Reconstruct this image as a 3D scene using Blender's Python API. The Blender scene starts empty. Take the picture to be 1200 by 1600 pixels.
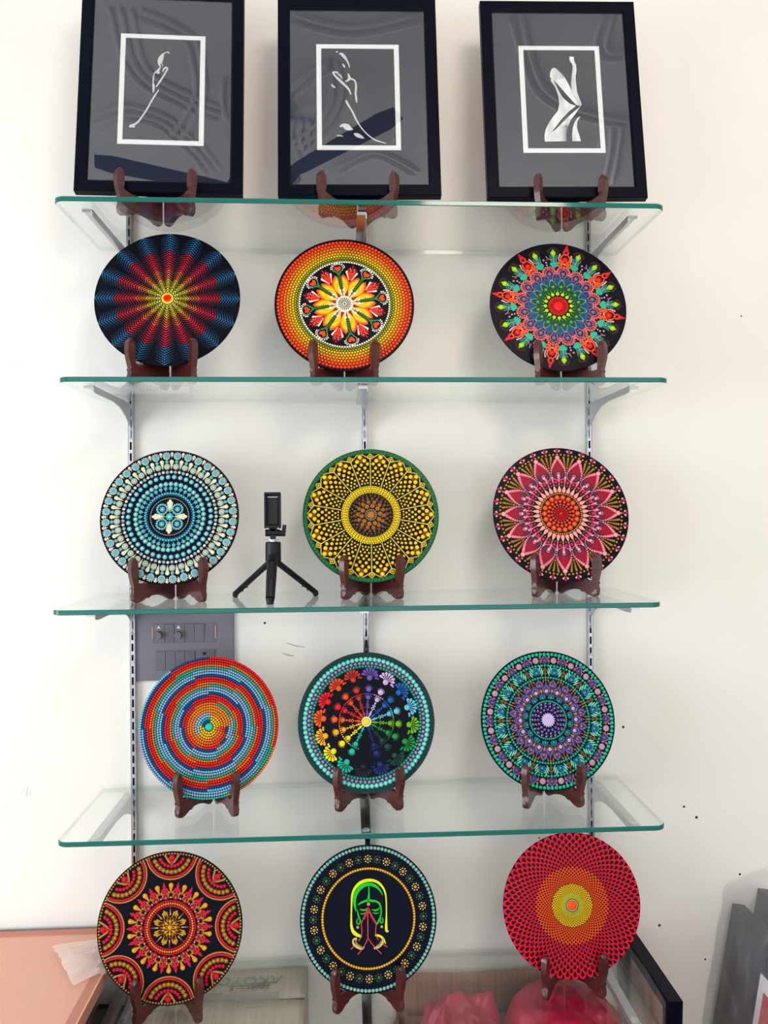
import bpy, bmesh, math, random
from mathutils import Vector, Matrix
random.seed(7)
PI = math.pi
S = bpy.context.scene
C = S.collection

# ------------------------------------------------------------------ camera
cam = bpy.data.objects.new('camera', bpy.data.cameras.new('camera'))
C.objects.link(cam)
CAM = Vector((-0.0385, -1.8205, 1.5544))
YAW, PITCH, ROLL, FPX = -0.04897, -0.00416, -0.00716, 1189.3
fw = Vector((-math.sin(YAW), math.cos(YAW), 0)); up = Vector((0, 0, 1)); rt = Vector((math.cos(YAW), math.sin(YAW), 0))
f2 = fw*math.cos(PITCH)+up*math.sin(PITCH); u2 = up*math.cos(PITCH)-fw*math.sin(PITCH)
r3 = rt*math.cos(ROLL)+u2*math.sin(ROLL); u3 = u2*math.cos(ROLL)-rt*math.sin(ROLL)
M = Matrix((r3, u3, -f2)).transposed().to_4x4(); M.translation = CAM
cam.matrix_world = M
cam.data.sensor_fit = 'VERTICAL'; cam.data.sensor_height = 36.0
cam.data.lens = 36.0*FPX/1600.0
cam.data.clip_start = 0.02
S.camera = cam

# ------------------------------------------------------------------ world, light, exposure
W = bpy.data.worlds.new('sky'); S.world = W; W.use_nodes = True
W.node_tree.nodes['Background'].inputs[0].default_value = (0.93, 0.97, 1.0, 1)
W.node_tree.nodes['Background'].inputs[1].default_value = 1.15
def area(name, loc, target, sx, sy, power, col):
    L = bpy.data.lights.new(name, 'AREA'); L.shape = 'RECTANGLE'; L.size = sx; L.size_y = sy
    L.energy = power; L.color = col
    o = bpy.data.objects.new(name, L); C.objects.link(o); o.location = loc
    o.rotation_euler = (Vector(target)-Vector(loc)).to_track_quat('-Z', 'Y').to_euler()
    return o
area('window_daylight', (-2.44, -1.70, 1.30), (0.3, -0.1, 0.95), 1.5, 1.7, 30, (0.88, 0.95, 1.0))
area('ceiling_lamp_light', (0.6, -2.0, 2.95), (0.4, 0, 1.9), 0.6, 0.6, 14, (1.0, 0.86, 0.74))
S.view_settings.view_transform = 'Standard'; S.view_settings.look = 'None'
S.view_settings.gamma = 1.0; S.view_settings.use_curve_mapping = False
S.view_settings.exposure = 0.52
S.cycles.max_bounces = 10; S.cycles.transparent_max_bounces = 32
S.cycles.diffuse_bounces = 5; S.cycles.glossy_bounces = 5
S.cycles.use_denoising = True
S.cycles.sample_clamp_indirect = 6.0

# ------------------------------------------------------------------ materials
def lin(c):
    return tuple(((v/255)/12.92 if v/255 <= 0.04045 else ((v/255+0.055)/1.055)**2.4) for v in c)+(1.0,)
def mat(name, rgb, rough=0.5, metal=0.0, coat=0.0, spec=0.5, noise=None, bump=None, alpha=1.0):
    m = bpy.data.materials.new(name); m.use_nodes = True
    N = m.node_tree; b = N.nodes['Principled BSDF']
    b.inputs['Base Color'].default_value = lin(rgb); b.inputs['Roughness'].default_value = rough
    b.inputs['Metallic'].default_value = metal; b.inputs['Coat Weight'].default_value = coat
    b.inputs['Specular IOR Level'].default_value = spec; b.inputs['Alpha'].default_value = alpha
    tc = N.nodes.new('ShaderNodeTexCoord')
    if noise:
        sc, rgb2, stretch = noise
        mp = N.nodes.new('ShaderNodeMapping'); mp.inputs['Scale'].default_value = stretch
        n = N.nodes.new('ShaderNodeTexNoise'); n.inputs['Scale'].default_value = sc; n.inputs['Detail'].default_value = 5
        mx = N.nodes.new('ShaderNodeMix'); mx.data_type = 'RGBA'
        mx.inputs[6].default_value = lin(rgb); mx.inputs[7].default_value = lin(rgb2)
        cr = N.nodes.new('ShaderNodeMapRange'); cr.inputs[1].default_value = .38; cr.inputs[2].default_value = .62
        N.links.new(tc.outputs['Object'], mp.inputs[0]); N.links.new(mp.outputs[0], n.inputs['Vector'])
        N.links.new(n.outputs[0], cr.inputs[0]); N.links.new(cr.outputs[0], mx.inputs[0]); N.links.new(mx.outputs[2], b.inputs['Base Color'])
    if bump:
        sc, st, stretch = bump
        mp = N.nodes.new('ShaderNodeMapping'); mp.inputs['Scale'].default_value = stretch
        n = N.nodes.new('ShaderNodeTexNoise'); n.inputs['Scale'].default_value = sc; n.inputs['Detail'].default_value = 4
        bp = N.nodes.new('ShaderNodeBump'); bp.inputs['Strength'].default_value = st; bp.inputs['Distance'].default_value = .002
        N.links.new(tc.outputs['Object'], mp.inputs[0]); N.links.new(mp.outputs[0], n.inputs['Vector'])
        N.links.new(n.outputs[0], bp.inputs['Height']); N.links.new(bp.outputs[0], b.inputs['Normal'])
    return m
def clear(name, tint, f0=0.04, rough=0.0, body=0.0, body_rgb=(255, 255, 255), bump=None):
    """Clear sheet: tinted see-through mixed with a mirror coat by Schlick's Fresnel (same on both faces)."""
    m = bpy.data.materials.new(name); m.use_nodes = True
    N = m.node_tree; N.nodes.clear()
    out = N.nodes.new('ShaderNodeOutputMaterial'); g = N.nodes.new('ShaderNodeNewGeometry')
    d = N.nodes.new('ShaderNodeVectorMath'); d.operation = 'DOT_PRODUCT'
    ab = N.nodes.new('ShaderNodeMath'); ab.operation = 'ABSOLUTE'
    s1 = N.nodes.new('ShaderNodeMath'); s1.operation = 'SUBTRACT'; s1.inputs[0].default_value = 1.0
    pw = N.nodes.new('ShaderNodeMath'); pw.operation = 'POWER'; pw.inputs[1].default_value = 5.0
    ma = N.nodes.new('ShaderNodeMath'); ma.operation = 'MULTIPLY_ADD'; ma.inputs[1].default_value = 1-f0; ma.inputs[2].default_value = f0
    tr = N.nodes.new('ShaderNodeBsdfTransparent'); tr.inputs[0].default_value = tint+(1,)
    gl = N.nodes.new('ShaderNodeBsdfGlossy'); gl.inputs['Roughness'].default_value = rough; gl.inputs[0].default_value = (1, 1, 1, 1)
    mx = N.nodes.new('ShaderNodeMixShader')
    L = N.links.new
    L(g.outputs['Normal'], d.inputs[0]); L(g.outputs['Incoming'], d.inputs[1]); L(d.outputs['Value'], ab.inputs[0])
    L(ab.outputs[0], s1.inputs[1]); L(s1.outputs[0], pw.inputs[0]); L(pw.outputs[0], ma.inputs[0]); L(ma.outputs[0], mx.inputs[0])
    base = tr
    if body > 0:
        df = N.nodes.new('ShaderNodeBsdfDiffuse'); df.inputs[0].default_value = lin(body_rgb)
        mb = N.nodes.new('ShaderNodeMixShader'); mb.inputs[0].default_value = body
        L(tr.outputs[0], mb.inputs[1]); L(df.outputs[0], mb.inputs[2]); base = mb
    if bump:
        tc = N.nodes.new('ShaderNodeTexCoord'); n = N.nodes.new('ShaderNodeTexNoise'); n.inputs['Scale'].default_value = bump[0]
        n.inputs['Detail'].default_value = 5; n.inputs['Distortion'].default_value = 1.5
        bp = N.nodes.new('ShaderNodeBump'); bp.inputs['Strength'].default_value = bump[1]; bp.inputs['Distance'].default_value = .01
        L(tc.outputs['Object'], n.inputs['Vector']); L(n.outputs[0], bp.inputs['Height']); L(bp.outputs[0], gl.inputs['Normal'])
    L(base.outputs[0], mx.inputs[1]); L(gl.outputs[0], mx.inputs[2]); L(mx.outputs[0], out.inputs[0])
    return m
def painted(name, rough=0.38):
    """Acrylic paint whose colour is stored per face corner on the dots themselves."""
    m = bpy.data.materials.new(name); m.use_nodes = True
    N = m.node_tree; b = N.nodes['Principled BSDF']; a = N.nodes.new('ShaderNodeAttribute'); a.attribute_name = 'Col'
    N.links.new(a.outputs['Color'], b.inputs['Base Color']); b.inputs['Roughness'].default_value = rough
    b.inputs['Specular IOR Level'].default_value = .22
    return m
M_WALL = mat('wall_paint', (238, 236, 231), .75, noise=(1.3, (232, 230, 224), (1, 1, 1)), bump=(60, .05, (1, 1, 1)))
M_CEIL = mat('ceiling_paint', (240, 238, 234), .8)
M_FLOOR = mat('floor_tile', (176, 168, 160), .35, noise=(4, (160, 152, 146), (1, 1, 1)))
M_GLASS = clear('shelf_glass', (0.975, 0.993, 0.985), 0.045)
M_EDGE = clear('shelf_glass_edge', (0.01, 0.2, 0.17), 0.04, 0.08, body=0.85, body_rgb=(0, 104, 96))
M_EDGE2 = clear('shelf_glass_thin_edge', (0.84, 0.93, 0.91), 0.03, 0.1, body=0.06, body_rgb=(110, 165, 158))
M_PANE = clear('picture_glass', (0.96, 0.97, 0.97), 0.085)
M_PLASTIC = clear('plastic_film', (0.95, 0.95, 0.95), 0.035, 0.06, body=0.04, body_rgb=(245, 240, 240), bump=(14, .5))
M_FOG = clear('cloudy_plastic_film', (0.92, 0.92, 0.92), 0.08, 0.2, body=0.32, body_rgb=(250, 240, 240), bump=(16, .5))
M_PADC = clear('clear_acrylic', (.97, .975, .98), .04, .03)
M_STEEL = mat('chrome_steel', (196, 198, 202), .28, 1.0)
M_STEEL2 = mat('satin_steel', (186, 189, 196), .36, .8)
M_SLOT = mat('dark_slot', (22, 22, 26), .7)
M_WOOD = mat('dark_rosewood', (84, 30, 29), .3, coat=.3, noise=(9, (60, 20, 21), (3, 3, 24)))
M_BOARD = mat('black_lacquer_board', (5, 9, 22), .4, spec=.09)
M_PAINT = painted('acrylic_paint')
M_PRINT = painted('printed_ink', .6)
M_BLACKF = mat('black_frame_paint', (0, 3, 20), .4, spec=.09)
M_MAT = mat('charcoal_mat_board', (38, 45, 68), .8, spec=.05)
M_MATIN = mat('charcoal_print_paper', (35, 40, 60), .8, spec=.05)
M_PAPER = mat('white_paper', (250, 250, 252), .7)
M_BLK = mat('black_plastic', (11, 13, 24), .38, spec=.3)
M_BLK2 = mat('black_rubber', (14, 15, 20), .6)
M_GREY = mat('grey_switch_plastic', (108, 108, 119), .5)
M_GREY2 = mat('grey_switch_module', (98, 98, 108), .4)
M_PINK = mat('pale_pink_plastic', (190, 120, 125), .4)
M_KRAFT = mat('kraft_backing_board', (222, 172, 152), .85, noise=(150, (219, 168, 148), (1, 1, 1)), bump=(200, .1, (1, 1, 1)))
M_KRAFT2 = mat('brown_frame_wood', (190, 130, 112), .7)
M_GOLD = mat('pale_wood_edge', (232, 186, 140), .5)
M_CARD = mat('grey_cardboard', (190, 176, 160), .85, noise=(3, (176, 160, 146), (40, 2, 2)), bump=(30, .12, (8, .3, .3)))
M_CARD2 = mat('brown_cardboard', (164, 120, 96), .85, noise=(3, (142, 100, 84), (60, 1, 1)), bump=(40, .2, (8, .3, .3)))
M_GREEN = mat('green_ink', (96, 150, 116), .8)
M_INK = mat('marker_ink', (58, 50, 52), .8)
M_REDINK = mat('red_ink', (190, 90, 90), .8)
M_CRIM = mat('crimson_satin', (180, 14, 62), .36, noise=(6, (150, 8, 46), (1, 1, 1)))
M_FAN = mat('fan_metal', (22, 20, 24), .4)
M_RED = mat('red_print', (200, 22, 58), .5)
M_TAN = mat('tan_glass_reflection', (206, 150, 120), .4)  # flat tan standing in for brown cardboard mirrored in the frame's glass
M_HOLE = mat('dark_hole', (40, 36, 34), .9)

# ------------------------------------------------------------------ object helpers
def link(name, me, parent=None, loc=(0, 0, 0), rot=(0, 0, 0)):
    o = bpy.data.objects.new(name, me); C.objects.link(o); o.parent = parent; o.location = loc; o.rotation_euler = rot
    return o
def thing(name, label, cat, loc=(0, 0, 0), rot=(0, 0, 0), group=None):
    o = link(name, None, None, loc, rot); o.empty_display_size = .02
    o['label'] = label; o['category'] = cat
    if group: o['group'] = group
    return o
def tag(o, label, cat, group=None):
    o['label'] = label; o['category'] = cat
    if group: o['group'] = group
    return o
def mesh(name, V, F, mats, smooth=False, mi=None):
    me = bpy.data.meshes.new(name); me.from_pydata([tuple(v) for v in V], [], F)
    for m in (mats if isinstance(mats, (list, tuple)) else [mats]): me.materials.append(m)
    if mi:
        for p, i in zip(me.polygons, mi): p.material_index = i
    if smooth: me.polygons.foreach_set('use_smooth', [True]*len(me.polygons))
    me.update(); return me
def boxm(name, c, s, m, bev=0.0, rot=None):
    bm = bmesh.new(); bmesh.ops.create_cube(bm, size=1)
    for v in bm.verts: v.co = Vector((v.co.x*s[0], v.co.y*s[1], v.co.z*s[2]))
    if bev: bmesh.ops.bevel(bm, geom=bm.edges[:], offset=bev, segments=2, affect='EDGES', profile=.6)
    if rot: bmesh.ops.rotate(bm, verts=bm.verts, cent=(0, 0, 0), matrix=rot)
    bmesh.ops.translate(bm, verts=bm.verts, vec=c)
    return bmm(name, bm, m)
def bmm(name, bm, m, smooth=False):
    bmesh.ops.recalc_face_normals(bm, faces=bm.faces[:])
    me = bpy.data.meshes.new(name); bm.to_mesh(me); bm.free()
    for x in (m if isinstance(m, (list, tuple)) else [m]): me.materials.append(x)
    if smooth: me.polygons.foreach_set('use_smooth', [True]*len(me.polygons))
    return me
def add_box(bm, c, s, rot=None):
    r = bmesh.ops.create_cube(bm, size=1); vs = r['verts']
    for v in vs: v.co = Vector((v.co.x*s[0], v.co.y*s[1], v.co.z*s[2]))
    if rot: bmesh.ops.rotate(bm, verts=vs, cent=(0, 0, 0), matrix=rot)
    bmesh.ops.translate(bm, verts=vs, vec=c)
def add_tube(bm, p, q, r1, r2, n=16, caps=True):
    p, q = Vector(p), Vector(q); d = q-p
    mt = Matrix.Translation((p+q)/2) @ d.to_track_quat('Z', 'Y').to_matrix().to_4x4()
    bmesh.ops.create_cone(bm, cap_ends=caps, segments=n, radius1=r1, radius2=r2, depth=d.length, matrix=mt)
def catmull(P, n=4):
    out = []; k = len(P)
    for i in range(k):
        a, b, c, d = [Vector(P[(i+j) % k]) for j in (-1, 0, 1, 2)]
        for t in range(n):
            t /= n
            out.append(.5*((2*b)+(c-a)*t+(2*a-5*b+4*c-d)*t*t+(3*b-a-3*c+d)*t**3))
    return out
def prism(name, P, t, m, bev=.0, to3=None, smooth=False):
    """2D outline extruded by t; to3 maps (u, v, w) to local space."""
    bm = bmesh.new()
    a = [bm.verts.new((p[0], p[1], -t/2)) for p in P]; b = [bm.verts.new((p[0], p[1], t/2)) for p in P]
    n = len(P); bm.faces.new(a[::-1]); bm.faces.new(b)
    for i in range(n): bm.faces.new((a[i], a[(i+1) % n], b[(i+1) % n], b[i]))
    if bev:
        es = [e for e in bm.edges if abs(e.verts[0].co.z-e.verts[1].co.z) < 1e-7]
        bmesh.ops.bevel(bm, geom=es, offset=bev, segments=2, affect='EDGES', profile=.5)
    bmesh.ops.triangulate(bm, faces=[f for f in bm.faces if len(f.verts) > 4])
    if to3:
        for v in bm.verts: v.co = to3(v.co)
    me = bmm(name, bm, m)
    return me
def tubecurve(name, pts, r, m, n=8, sub=4):
    """a round tube swept along a smoothed path, as a mesh."""
    Q = []
    P = [Vector(p) for p in pts]
    for i in range(len(P)-1):
        a, b, c, d = P[max(0, i-1)], P[i], P[i+1], P[min(len(P)-1, i+2)]
        for t in range(sub):
            t /= sub; Q.append(.5*((2*b)+(c-a)*t+(2*a-5*b+4*c-d)*t*t+(3*b-a-3*c+d)*t**3))
    Q.append(P[-1]); V = []; F = []
    for i, q in enumerate(Q):
        d = (Q[min(len(Q)-1, i+1)]-Q[max(0, i-1)]).normalized()
        h = Vector((0, 0, 1)) if abs(d.z) < .9 else Vector((1, 0, 0))
        e1 = d.cross(h).normalized(); e2 = d.cross(e1)
        V += [q+e1*r*math.cos(2*PI*k/n)+e2*r*math.sin(2*PI*k/n) for k in range(n)]
    for i in range(len(Q)-1):
        for k in range(n): F.append((i*n+k, i*n+(k+1) % n, (i+1)*n+(k+1) % n, (i+1)*n+k))
    F += [tuple(range(n))[::-1], tuple(range((len(Q)-1)*n, len(Q)*n))]
    return mesh(name, V, F, m, True)

# ------------------------------------------------------------------ room
def struct(name, me, parent=None):
    o = link(name, me, parent)
    if parent is None: o['kind'] = 'structure'
    return o
wall = struct('wall_back', boxm('wall_back', (0.2, .06, 1.55), (6.0, .12, 3.1), M_WALL))
struct('floor', boxm('floor', (0.2, -2.2, -.03), (6.0, 5.0, .06), M_FLOOR))
struct('ceiling', boxm('ceiling', (0.2, -2.2, 3.13), (6.0, 5.0, .06), M_CEIL))
bm = bmesh.new()
for c, s in (((-2.56, -.45, 1.55), (.12, .9, 3.1)), ((-2.56, -3.6, 1.55), (.12, 2.2, 3.1)), ((-2.56, -1.7, .2), (.12, 1.6, .4)), ((-2.56, -1.7, 2.65), (.12, 1.6, .9))): add_box(bm, c, s)
struct('wall_left', bmm('wall_left', bm, M_WALL))
struct('wall_right', boxm('wall_right', (2.86, -2.2, 1.55), (.12, 5.0, 3.1), M_WALL))
bm = bmesh.new()
for c, s in (((-2.56, -.925, 1.3), (.06, .05, 1.8)), ((-2.56, -2.475, 1.3), (.06, .05, 1.8)), ((-2.56, -1.7, .425), (.06, 1.6, .05)), ((-2.56, -1.7, 2.175), (.06, 1.6, .05)), ((-2.56, -1.7, 1.3), (.05, .04, 1.8))): add_box(bm, c, s)
struct('window_1', bmm('window_1', bm, M_GREY))
# tiny nail holes and scuffs in the plaster
for x, z, r in ((.630, 1.019, .0034), (.780, .821, .003), (.811, .794, .0036), (.919, .651, .003), (.831, .445, .0025), (.717, .532, .0035), (.421, .755, .002), (-.235, 1.285, .003), (.93, 2.02, .002)):
    V = [(x+r*math.cos(a), -.0003, z+r*math.sin(a)) for a in [k*PI/4 for k in range(8)]]
    link('nail_hole', mesh('nail_hole', V+[(x, -.0008, z)], [(i, (i+1) % 8, 8) for i in range(8)], M_HOLE), wall)

SCUFFS = [([(-0.1850, 1.2376), (-0.1623, 1.2296), (-0.1411, 1.2262)], 0.003), ([(-0.1958, 1.2134), (-0.1776, 1.2070), (-0.1655, 1.2053)], 0.0035), ([(-0.8054, 0.8902), (-0.8009, 0.9021)], 0.0015), ([(-0.7937, 0.8839), (-0.7890, 0.9093)], 0.002), ([(-0.7863, 0.8882), (-0.7832, 0.9017)], 0.0015), ([(-0.8023, 1.8912), (-0.8022, 1.8987)], 0.0015), ([(-0.7920, 1.8897), (-0.7919, 1.9002)], 0.0015), ([(-0.8109, 1.9046), (-0.8066, 1.9017)], 0.0015)]
M_SCUFF = mat('scuff', (176, 178, 176), .9)
for L_, wd_ in (SCUFFS):
    V = []; n = len(L_)
    for k, (x, z) in enumerate(L_):
        w_ = wd_*(.4 if k in (0, n-1) else 1)
        a = Vector(L_[max(0, k-1)]); b = Vector(L_[min(n-1, k+1)]); d = (b-a).normalized()
        V += [(x-d.y*w_/2, -.0005, z+d.x*w_/2), (x+d.y*w_/2, -.0005, z-d.x*w_/2)]
    link('scuff_mark', mesh('scuff_mark', V, [(2*k, 2*k+1, 2*k+3, 2*k+2) for k in range(n-1)], M_SCUFF), wall)

# ceiling plaster mouldings (curved triple ribs) and a ceiling fan, seen mirrored in the picture glass
CURV = [([(-0.637, -0.499), (-0.643, -0.595), (-0.639, -0.673), (-0.609, -0.735), (-0.55, -0.778), (-0.472, -0.821), (-.40, -.85)], 3),
 ([(-0.587, -0.517), (-0.521, -0.541), (-0.461, -0.582), (-0.451, -0.66), (-0.45, -0.737), (-0.471, -0.814), (-0.525, -0.905), (-0.562, -0.954)], 2),
 ([(-0.82, -0.925), (-0.714, -0.866), (-0.658, -0.87), (-0.593, -0.895), (-0.544, -0.952), (-0.493, -1.021), (-0.454, -1.112)], 3),
 ([(-0.375, -0.712), (-0.388, -0.781), (-0.386, -0.874)], 1), ([(-0.229, -0.825), (-0.172, -0.762), (-0.089, -0.701)], 2),
 ([(-0.226, -1.046), (-0.132, -0.955), (-0.086, -0.884), (-0.066, -0.811), (-0.069, -0.741), (-0.083, -0.688)], 3),
 ([(-0.202, -0.915), (-0.216, -1.012), (-0.188, -1.134)], 3), ([(-0.196, -0.542), (-0.094, -0.576), (0.011, -0.582), (0.167, -0.54)], 2),
 ([(-0.091, -1.162), (0.034, -1.081), (0.126, -1.125), (0.194, -1.181)], 2),
 ([(0.441, -0.513), (0.498, -0.652), (0.562, -0.773), (0.674, -0.854), (0.781, -0.893), (0.892, -0.918)], 2),
 ([(0.858, -0.925), (0.888, -1.067), (0.909, -1.206)], 2), ([(0.712, -0.514), (0.708, -0.591), (0.74, -0.647), (0.79, -0.647)], 2)]
for i, (pts, nr) in enumerate(CURV):
    t = link('trim_%d' % (i+1), None); t['kind'] = 'structure'
    for k in range(nr):
        off = (k-(nr-1)/2)*.030; q = []
        for j, p in enumerate(pts):
            a = Vector(pts[max(0, j-1)]); b = Vector(pts[min(len(pts)-1, j+1)]); d = (b-a).normalized()
            q.append((p[0]-d.y*off, p[1]+d.x*off, 3.098))
        link('moulding_rib', tubecurve('moulding_rib', q, .008, M_CEIL), t)
fan = thing('ceiling_fan', 'dark ceiling fan hanging above the shelves, only mirrored in the picture glass', 'fan', (-.285, -.875, 3.1))
bm = bmesh.new(); add_tube(bm, (0, 0, 0), (0, 0, -.03), .05, .045); add_tube(bm, (0, 0, 0), (0, 0, -.26), .012, .012)
link('down_rod', bmm('down_rod', bm, M_FAN), fan)
bm = bmesh.new(); add_tube(bm, (0, 0, -.25), (0, 0, -.28), .05, .09, 24); add_tube(bm, (0, 0, -.28), (0, 0, -.32), .09, .06, 24)
link('motor_hub', bmm('motor_hub', bm, M_FAN), fan)
bl = prism('blade', [(.06, -.016), (.12, -.024), (.43, -.034), (.48, -.024), (.48, .024), (.43, .034), (.12, .024), (.06, .016)], .006, M_FAN, to3=lambda v: Vector((v.x, v.y, v.z-.29)))
for a in (36, 167, 284): link('blade', bl, fan, rot=(0, 0, math.radians(a)))

# ------------------------------------------------------------------ wall standards, brackets, glass shelves
STDX = (-.5415, .0056, .5464)
bm = bmesh.new()
w, d, zt, zb = .0125, .014, 2.262, .30
for sx in (-1, 1): add_box(bm, (sx*(w/2-.0008), -d/2, (zt+zb)/2), (.0016, d, zt-zb))
add_box(bm, (0, -.0006, (zt+zb)/2), (w-.004, .001, zt-zb))
for sx in (-1, 1): add_box(bm, (sx*.0042, -d+.0007, (zt+zb)/2), (.0036, .0014, zt-zb))
z = zb
while z < zt-.01:
    add_box(bm, (0, -d+.0007, z+.004), (.005, .0014, .008)); z += .0262
stdm = bmm('channel', bm, M_STEEL)
slotm = boxm('slot_back', (0, -.004, (zt+zb)/2), (w-.004, .004, zt-zb-.01), M_SLOT)
bm = bmesh.new(); add_tube(bm, (0, -d+.001, 0), (0, -d-.002, 0), .0042, .0034, 12); scm = bmm('screw', bm, M_STEEL2, False)
for i, x in enumerate(STDX):
    s = thing('wall_standard', ('slotted steel wall standard rising behind the shelves beside the grey switch plate',
        'slotted steel wall standard behind the middle of the shelves', 'slotted steel wall standard behind the shelves on the side away from the switch plate')[i],
        'shelf standard', (x, 0, 0), group='slotted wall standards')
    link('channel', stdm, s); link('slot_back', slotm, s)
    for zz in (.72, 1.20, 1.665, 2.03): link('screw', scm, s, (0, 0, zz))

SH = [(2.1681, .0022, 1.22), (1.8166, .0084, 1.22), (1.3607, -.0082, 1.22), (.9072, -.0025, 1.22), (.493, .03, 1.13)]   # top z, x offset, width
YF, YB = -.308, -.018
def shelf_mesh(wd):
    P = []
    r = .022; x1 = wd/2
    for cx, cy, a0, rr in ((x1-r, YF+r, -90, r), (x1-.004, YB-.004, 0, .004), (-x1+.004, YB-.004, 90, .004), (-x1+r, YF+r, 180, r)):
        for k in range(7):
            a = math.radians(a0+k*15); P.append((cx+rr*math.cos(a), cy+rr*math.sin(a)))
    n = len(P); t = .010; c = .0012
    cen = Vector((0, (YF+YB)/2))
    ins = [Vector(p)+(cen-Vector(p)).normalized()*0 for p in P]
    def inset(p): return (p[0]*(1-c/x1), cen.y+(p[1]-cen.y)*(1-c/.145))
    V = [(*inset(p), -t) for p in P]+[(*p, -t+c) for p in P]+[(*p, -c) for p in P]+[(*inset(p), 0) for p in P]
    F = [tuple(range(n))[::-1], tuple(range(3*n, 4*n))]; mi = [0, 0]
    for L in range(3):
        for i in range(n):
            j = (i+1) % n; F.append((L*n+i, L*n+j, (L+1)*n+j, (L+1)*n+i)); mi.append(1 if (P[i][1]+P[j][1])/2 < YF+.9*r else 2)
    return mesh('glass_shelf', V, F, [M_GLASS, M_EDGE, M_EDGE2], mi=mi)
SHLAB = ('topmost green-edged glass shelf, under the three black framed pictures', 'green-edged glass shelf second from the top, carrying the orange dot plate',
         'green-edged glass shelf third from the top, carrying the small black tripod', 'green-edged glass shelf fourth from the top, carrying the spiral plate',
         'lowest green-edged glass shelf, above the cardboard boxes and crimson cloth')
POS3 = ('switch-plate end', 'middle', 'far end from the switch plate')
def bracket_meshes(side):
    """side -1: flange points away from the room's middle to -x; web on the +x edge."""
    L = .272
    bm = bmesh.new()
    web = [(-.012, 0), (-L, 0), (-L-.004, -.004), (-L-.002, -.012), (-L+.02, -.0140), (-.15, -.0135), (-.095, -.020), (-.055, -.034), (-.022, -.052), (-.015, -.085), (-.012, -.085)]
    t = .0022
    a = [bm.verts.new((-t/2, p[0], p[1])) for p in web]; b = [bm.verts.new((t/2, p[0], p[1])) for p in web]
    bm.faces.new(a); bm.faces.new(b[::-1]); n = len(web)
    for i in range(n): bm.faces.new((a[i], b[i], b[(i+1) % n], a[(i+1) % n]))
    wm = bmm('web', bm, M_STEEL2)
    bm = bmesh.new(); add_box(bm, (side*.0095, -.012-(L-.012)/2, -.0011), (.019, L-.012, .0022))
    add_box(bm, (side*.0095, -L-.002, -.003), (.019, .003, .006))
    fm = bmm('flange', bm, M_STEEL)
    bm = bmesh.new(); add_tube(bm, (side*.009, 0, 0), (side*.009, 0, .0018), .0085, .0075, 20); pm = bmm('clear_pad', bm, M_PADM)
    return wm, fm, pm
M_PADM = clear('clear_vinyl', (.9, .92, .94), .08, .15, body=.25)
BM = {s: bracket_meshes(s) for s in (-1, 1)}
for k, (zt_, ox, wd) in enumerate(SH):
    o = link('glass_shelf', shelf_mesh(wd), None, (ox, 0, zt_))
    tag(o, SHLAB[k], 'shelf', 'glass shelves')
    for i, x in enumerate(STDX):
        side = 1 if i == 2 else -1
        b = thing('shelf_bracket', 'steel bracket under the %s glass shelf, at its %s' % (('topmost', 'second', 'third', 'fourth', 'lowest')[k], POS3[i]), 'bracket', (x, 0, zt_-.0122), group='steel shelf brackets')
        wm, fm, pm = BM[side]
        link('web', wm, b); link('flange', fm, b)
        for yy in (-.05, -.26): link('clear_pad', pm, b, (0, yy, .0003))

# ------------------------------------------------------------------ plate and picture stands
def stand_profile(th, ca, slot, zn, top=.095):
    """outline of one carved wing: u runs from the front hook to the rear tip, v is height."""
    tn = math.tan(th)/ca
    un = .017; u2 = un+slot/ca
    P = [(.016, 0), (.008, .001), (.004, .008), (.006, .018), (.008, .029), (.005, .042), (.001, .058), (0, .074), (.002, top-.008), (.007, top), (.013, top-.001),
         (.0165, top-.010), (un+.001, .072), (un+.001, zn+.008), (un+.003, zn), (u2-.002, zn-.001), (u2+.003, zn+.008), (u2+.004+.03*tn, zn+.035), (u2+.005+.075*tn, zn+.082),
         (u2+.012+.075*tn, zn+.09), (max(.1, u2+.02+.08*tn), zn+.086), (.1068, zn+.075), (.107, .075), (.107, .045), (.107, .02), (.107, .005), (.104, 0), (.096, 0), (.082, .008), (.062, .013), (.042, .011), (.027, .003)]
    return [(p.x, p.y) for p in catmull([(a, b, 0) for a, b in P], 3)]
def make_stand(name, label, x, yb, z, wd, th, thick, zn, dz, group):
    """yb: where the front face of what it holds meets its bottom edge; dz: height of the notch above that edge."""
    L = .107; hw = wd/2
    ca = math.sqrt(max(.05, 1-(hw/L)**2)); sa = hw/L
    slot = thick+.0026+.013*sa
    yf = yb+dz*math.tan(th)-.0012+.006-.017*ca-.014*sa
    t = thing(name, label, 'stand', (x, yf, z), group=group)
    P = stand_profile(th, ca, slot, zn)
    for s in (-1, 1):
        # u axis: from (s*hw, 0) towards (0, L*ca)
        ux, uy = -s*sa, ca
        nx, ny = s*ca, sa       # outwards, away from the middle
        def to3(v, s=s, ux=ux, uy=uy, nx=nx, ny=ny):
            w = v.z+.0075
            return Vector((s*(hw+.0007)+ux*v.x+nx*w, uy*v.x+ny*w-.006, v.y))
        o = link('wing', prism('wing', P, .013, M_WOOD, .003, to3), t)
        for p in o.data.polygons: p.use_smooth = True
        o.data.set_sharp_from_angle(angle=math.radians(42))
    bm = bmesh.new(); add_tube(bm, (0, L*ca-.001, .055), (0, L*ca-.001, .085), .0024, .0024, 10)
    add_box(bm, (0, L*ca+.002, .070), (.016, .0012, .026))
    link('hinge', bmm('hinge', bm, M_STEEL2), t)
    return t

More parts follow.
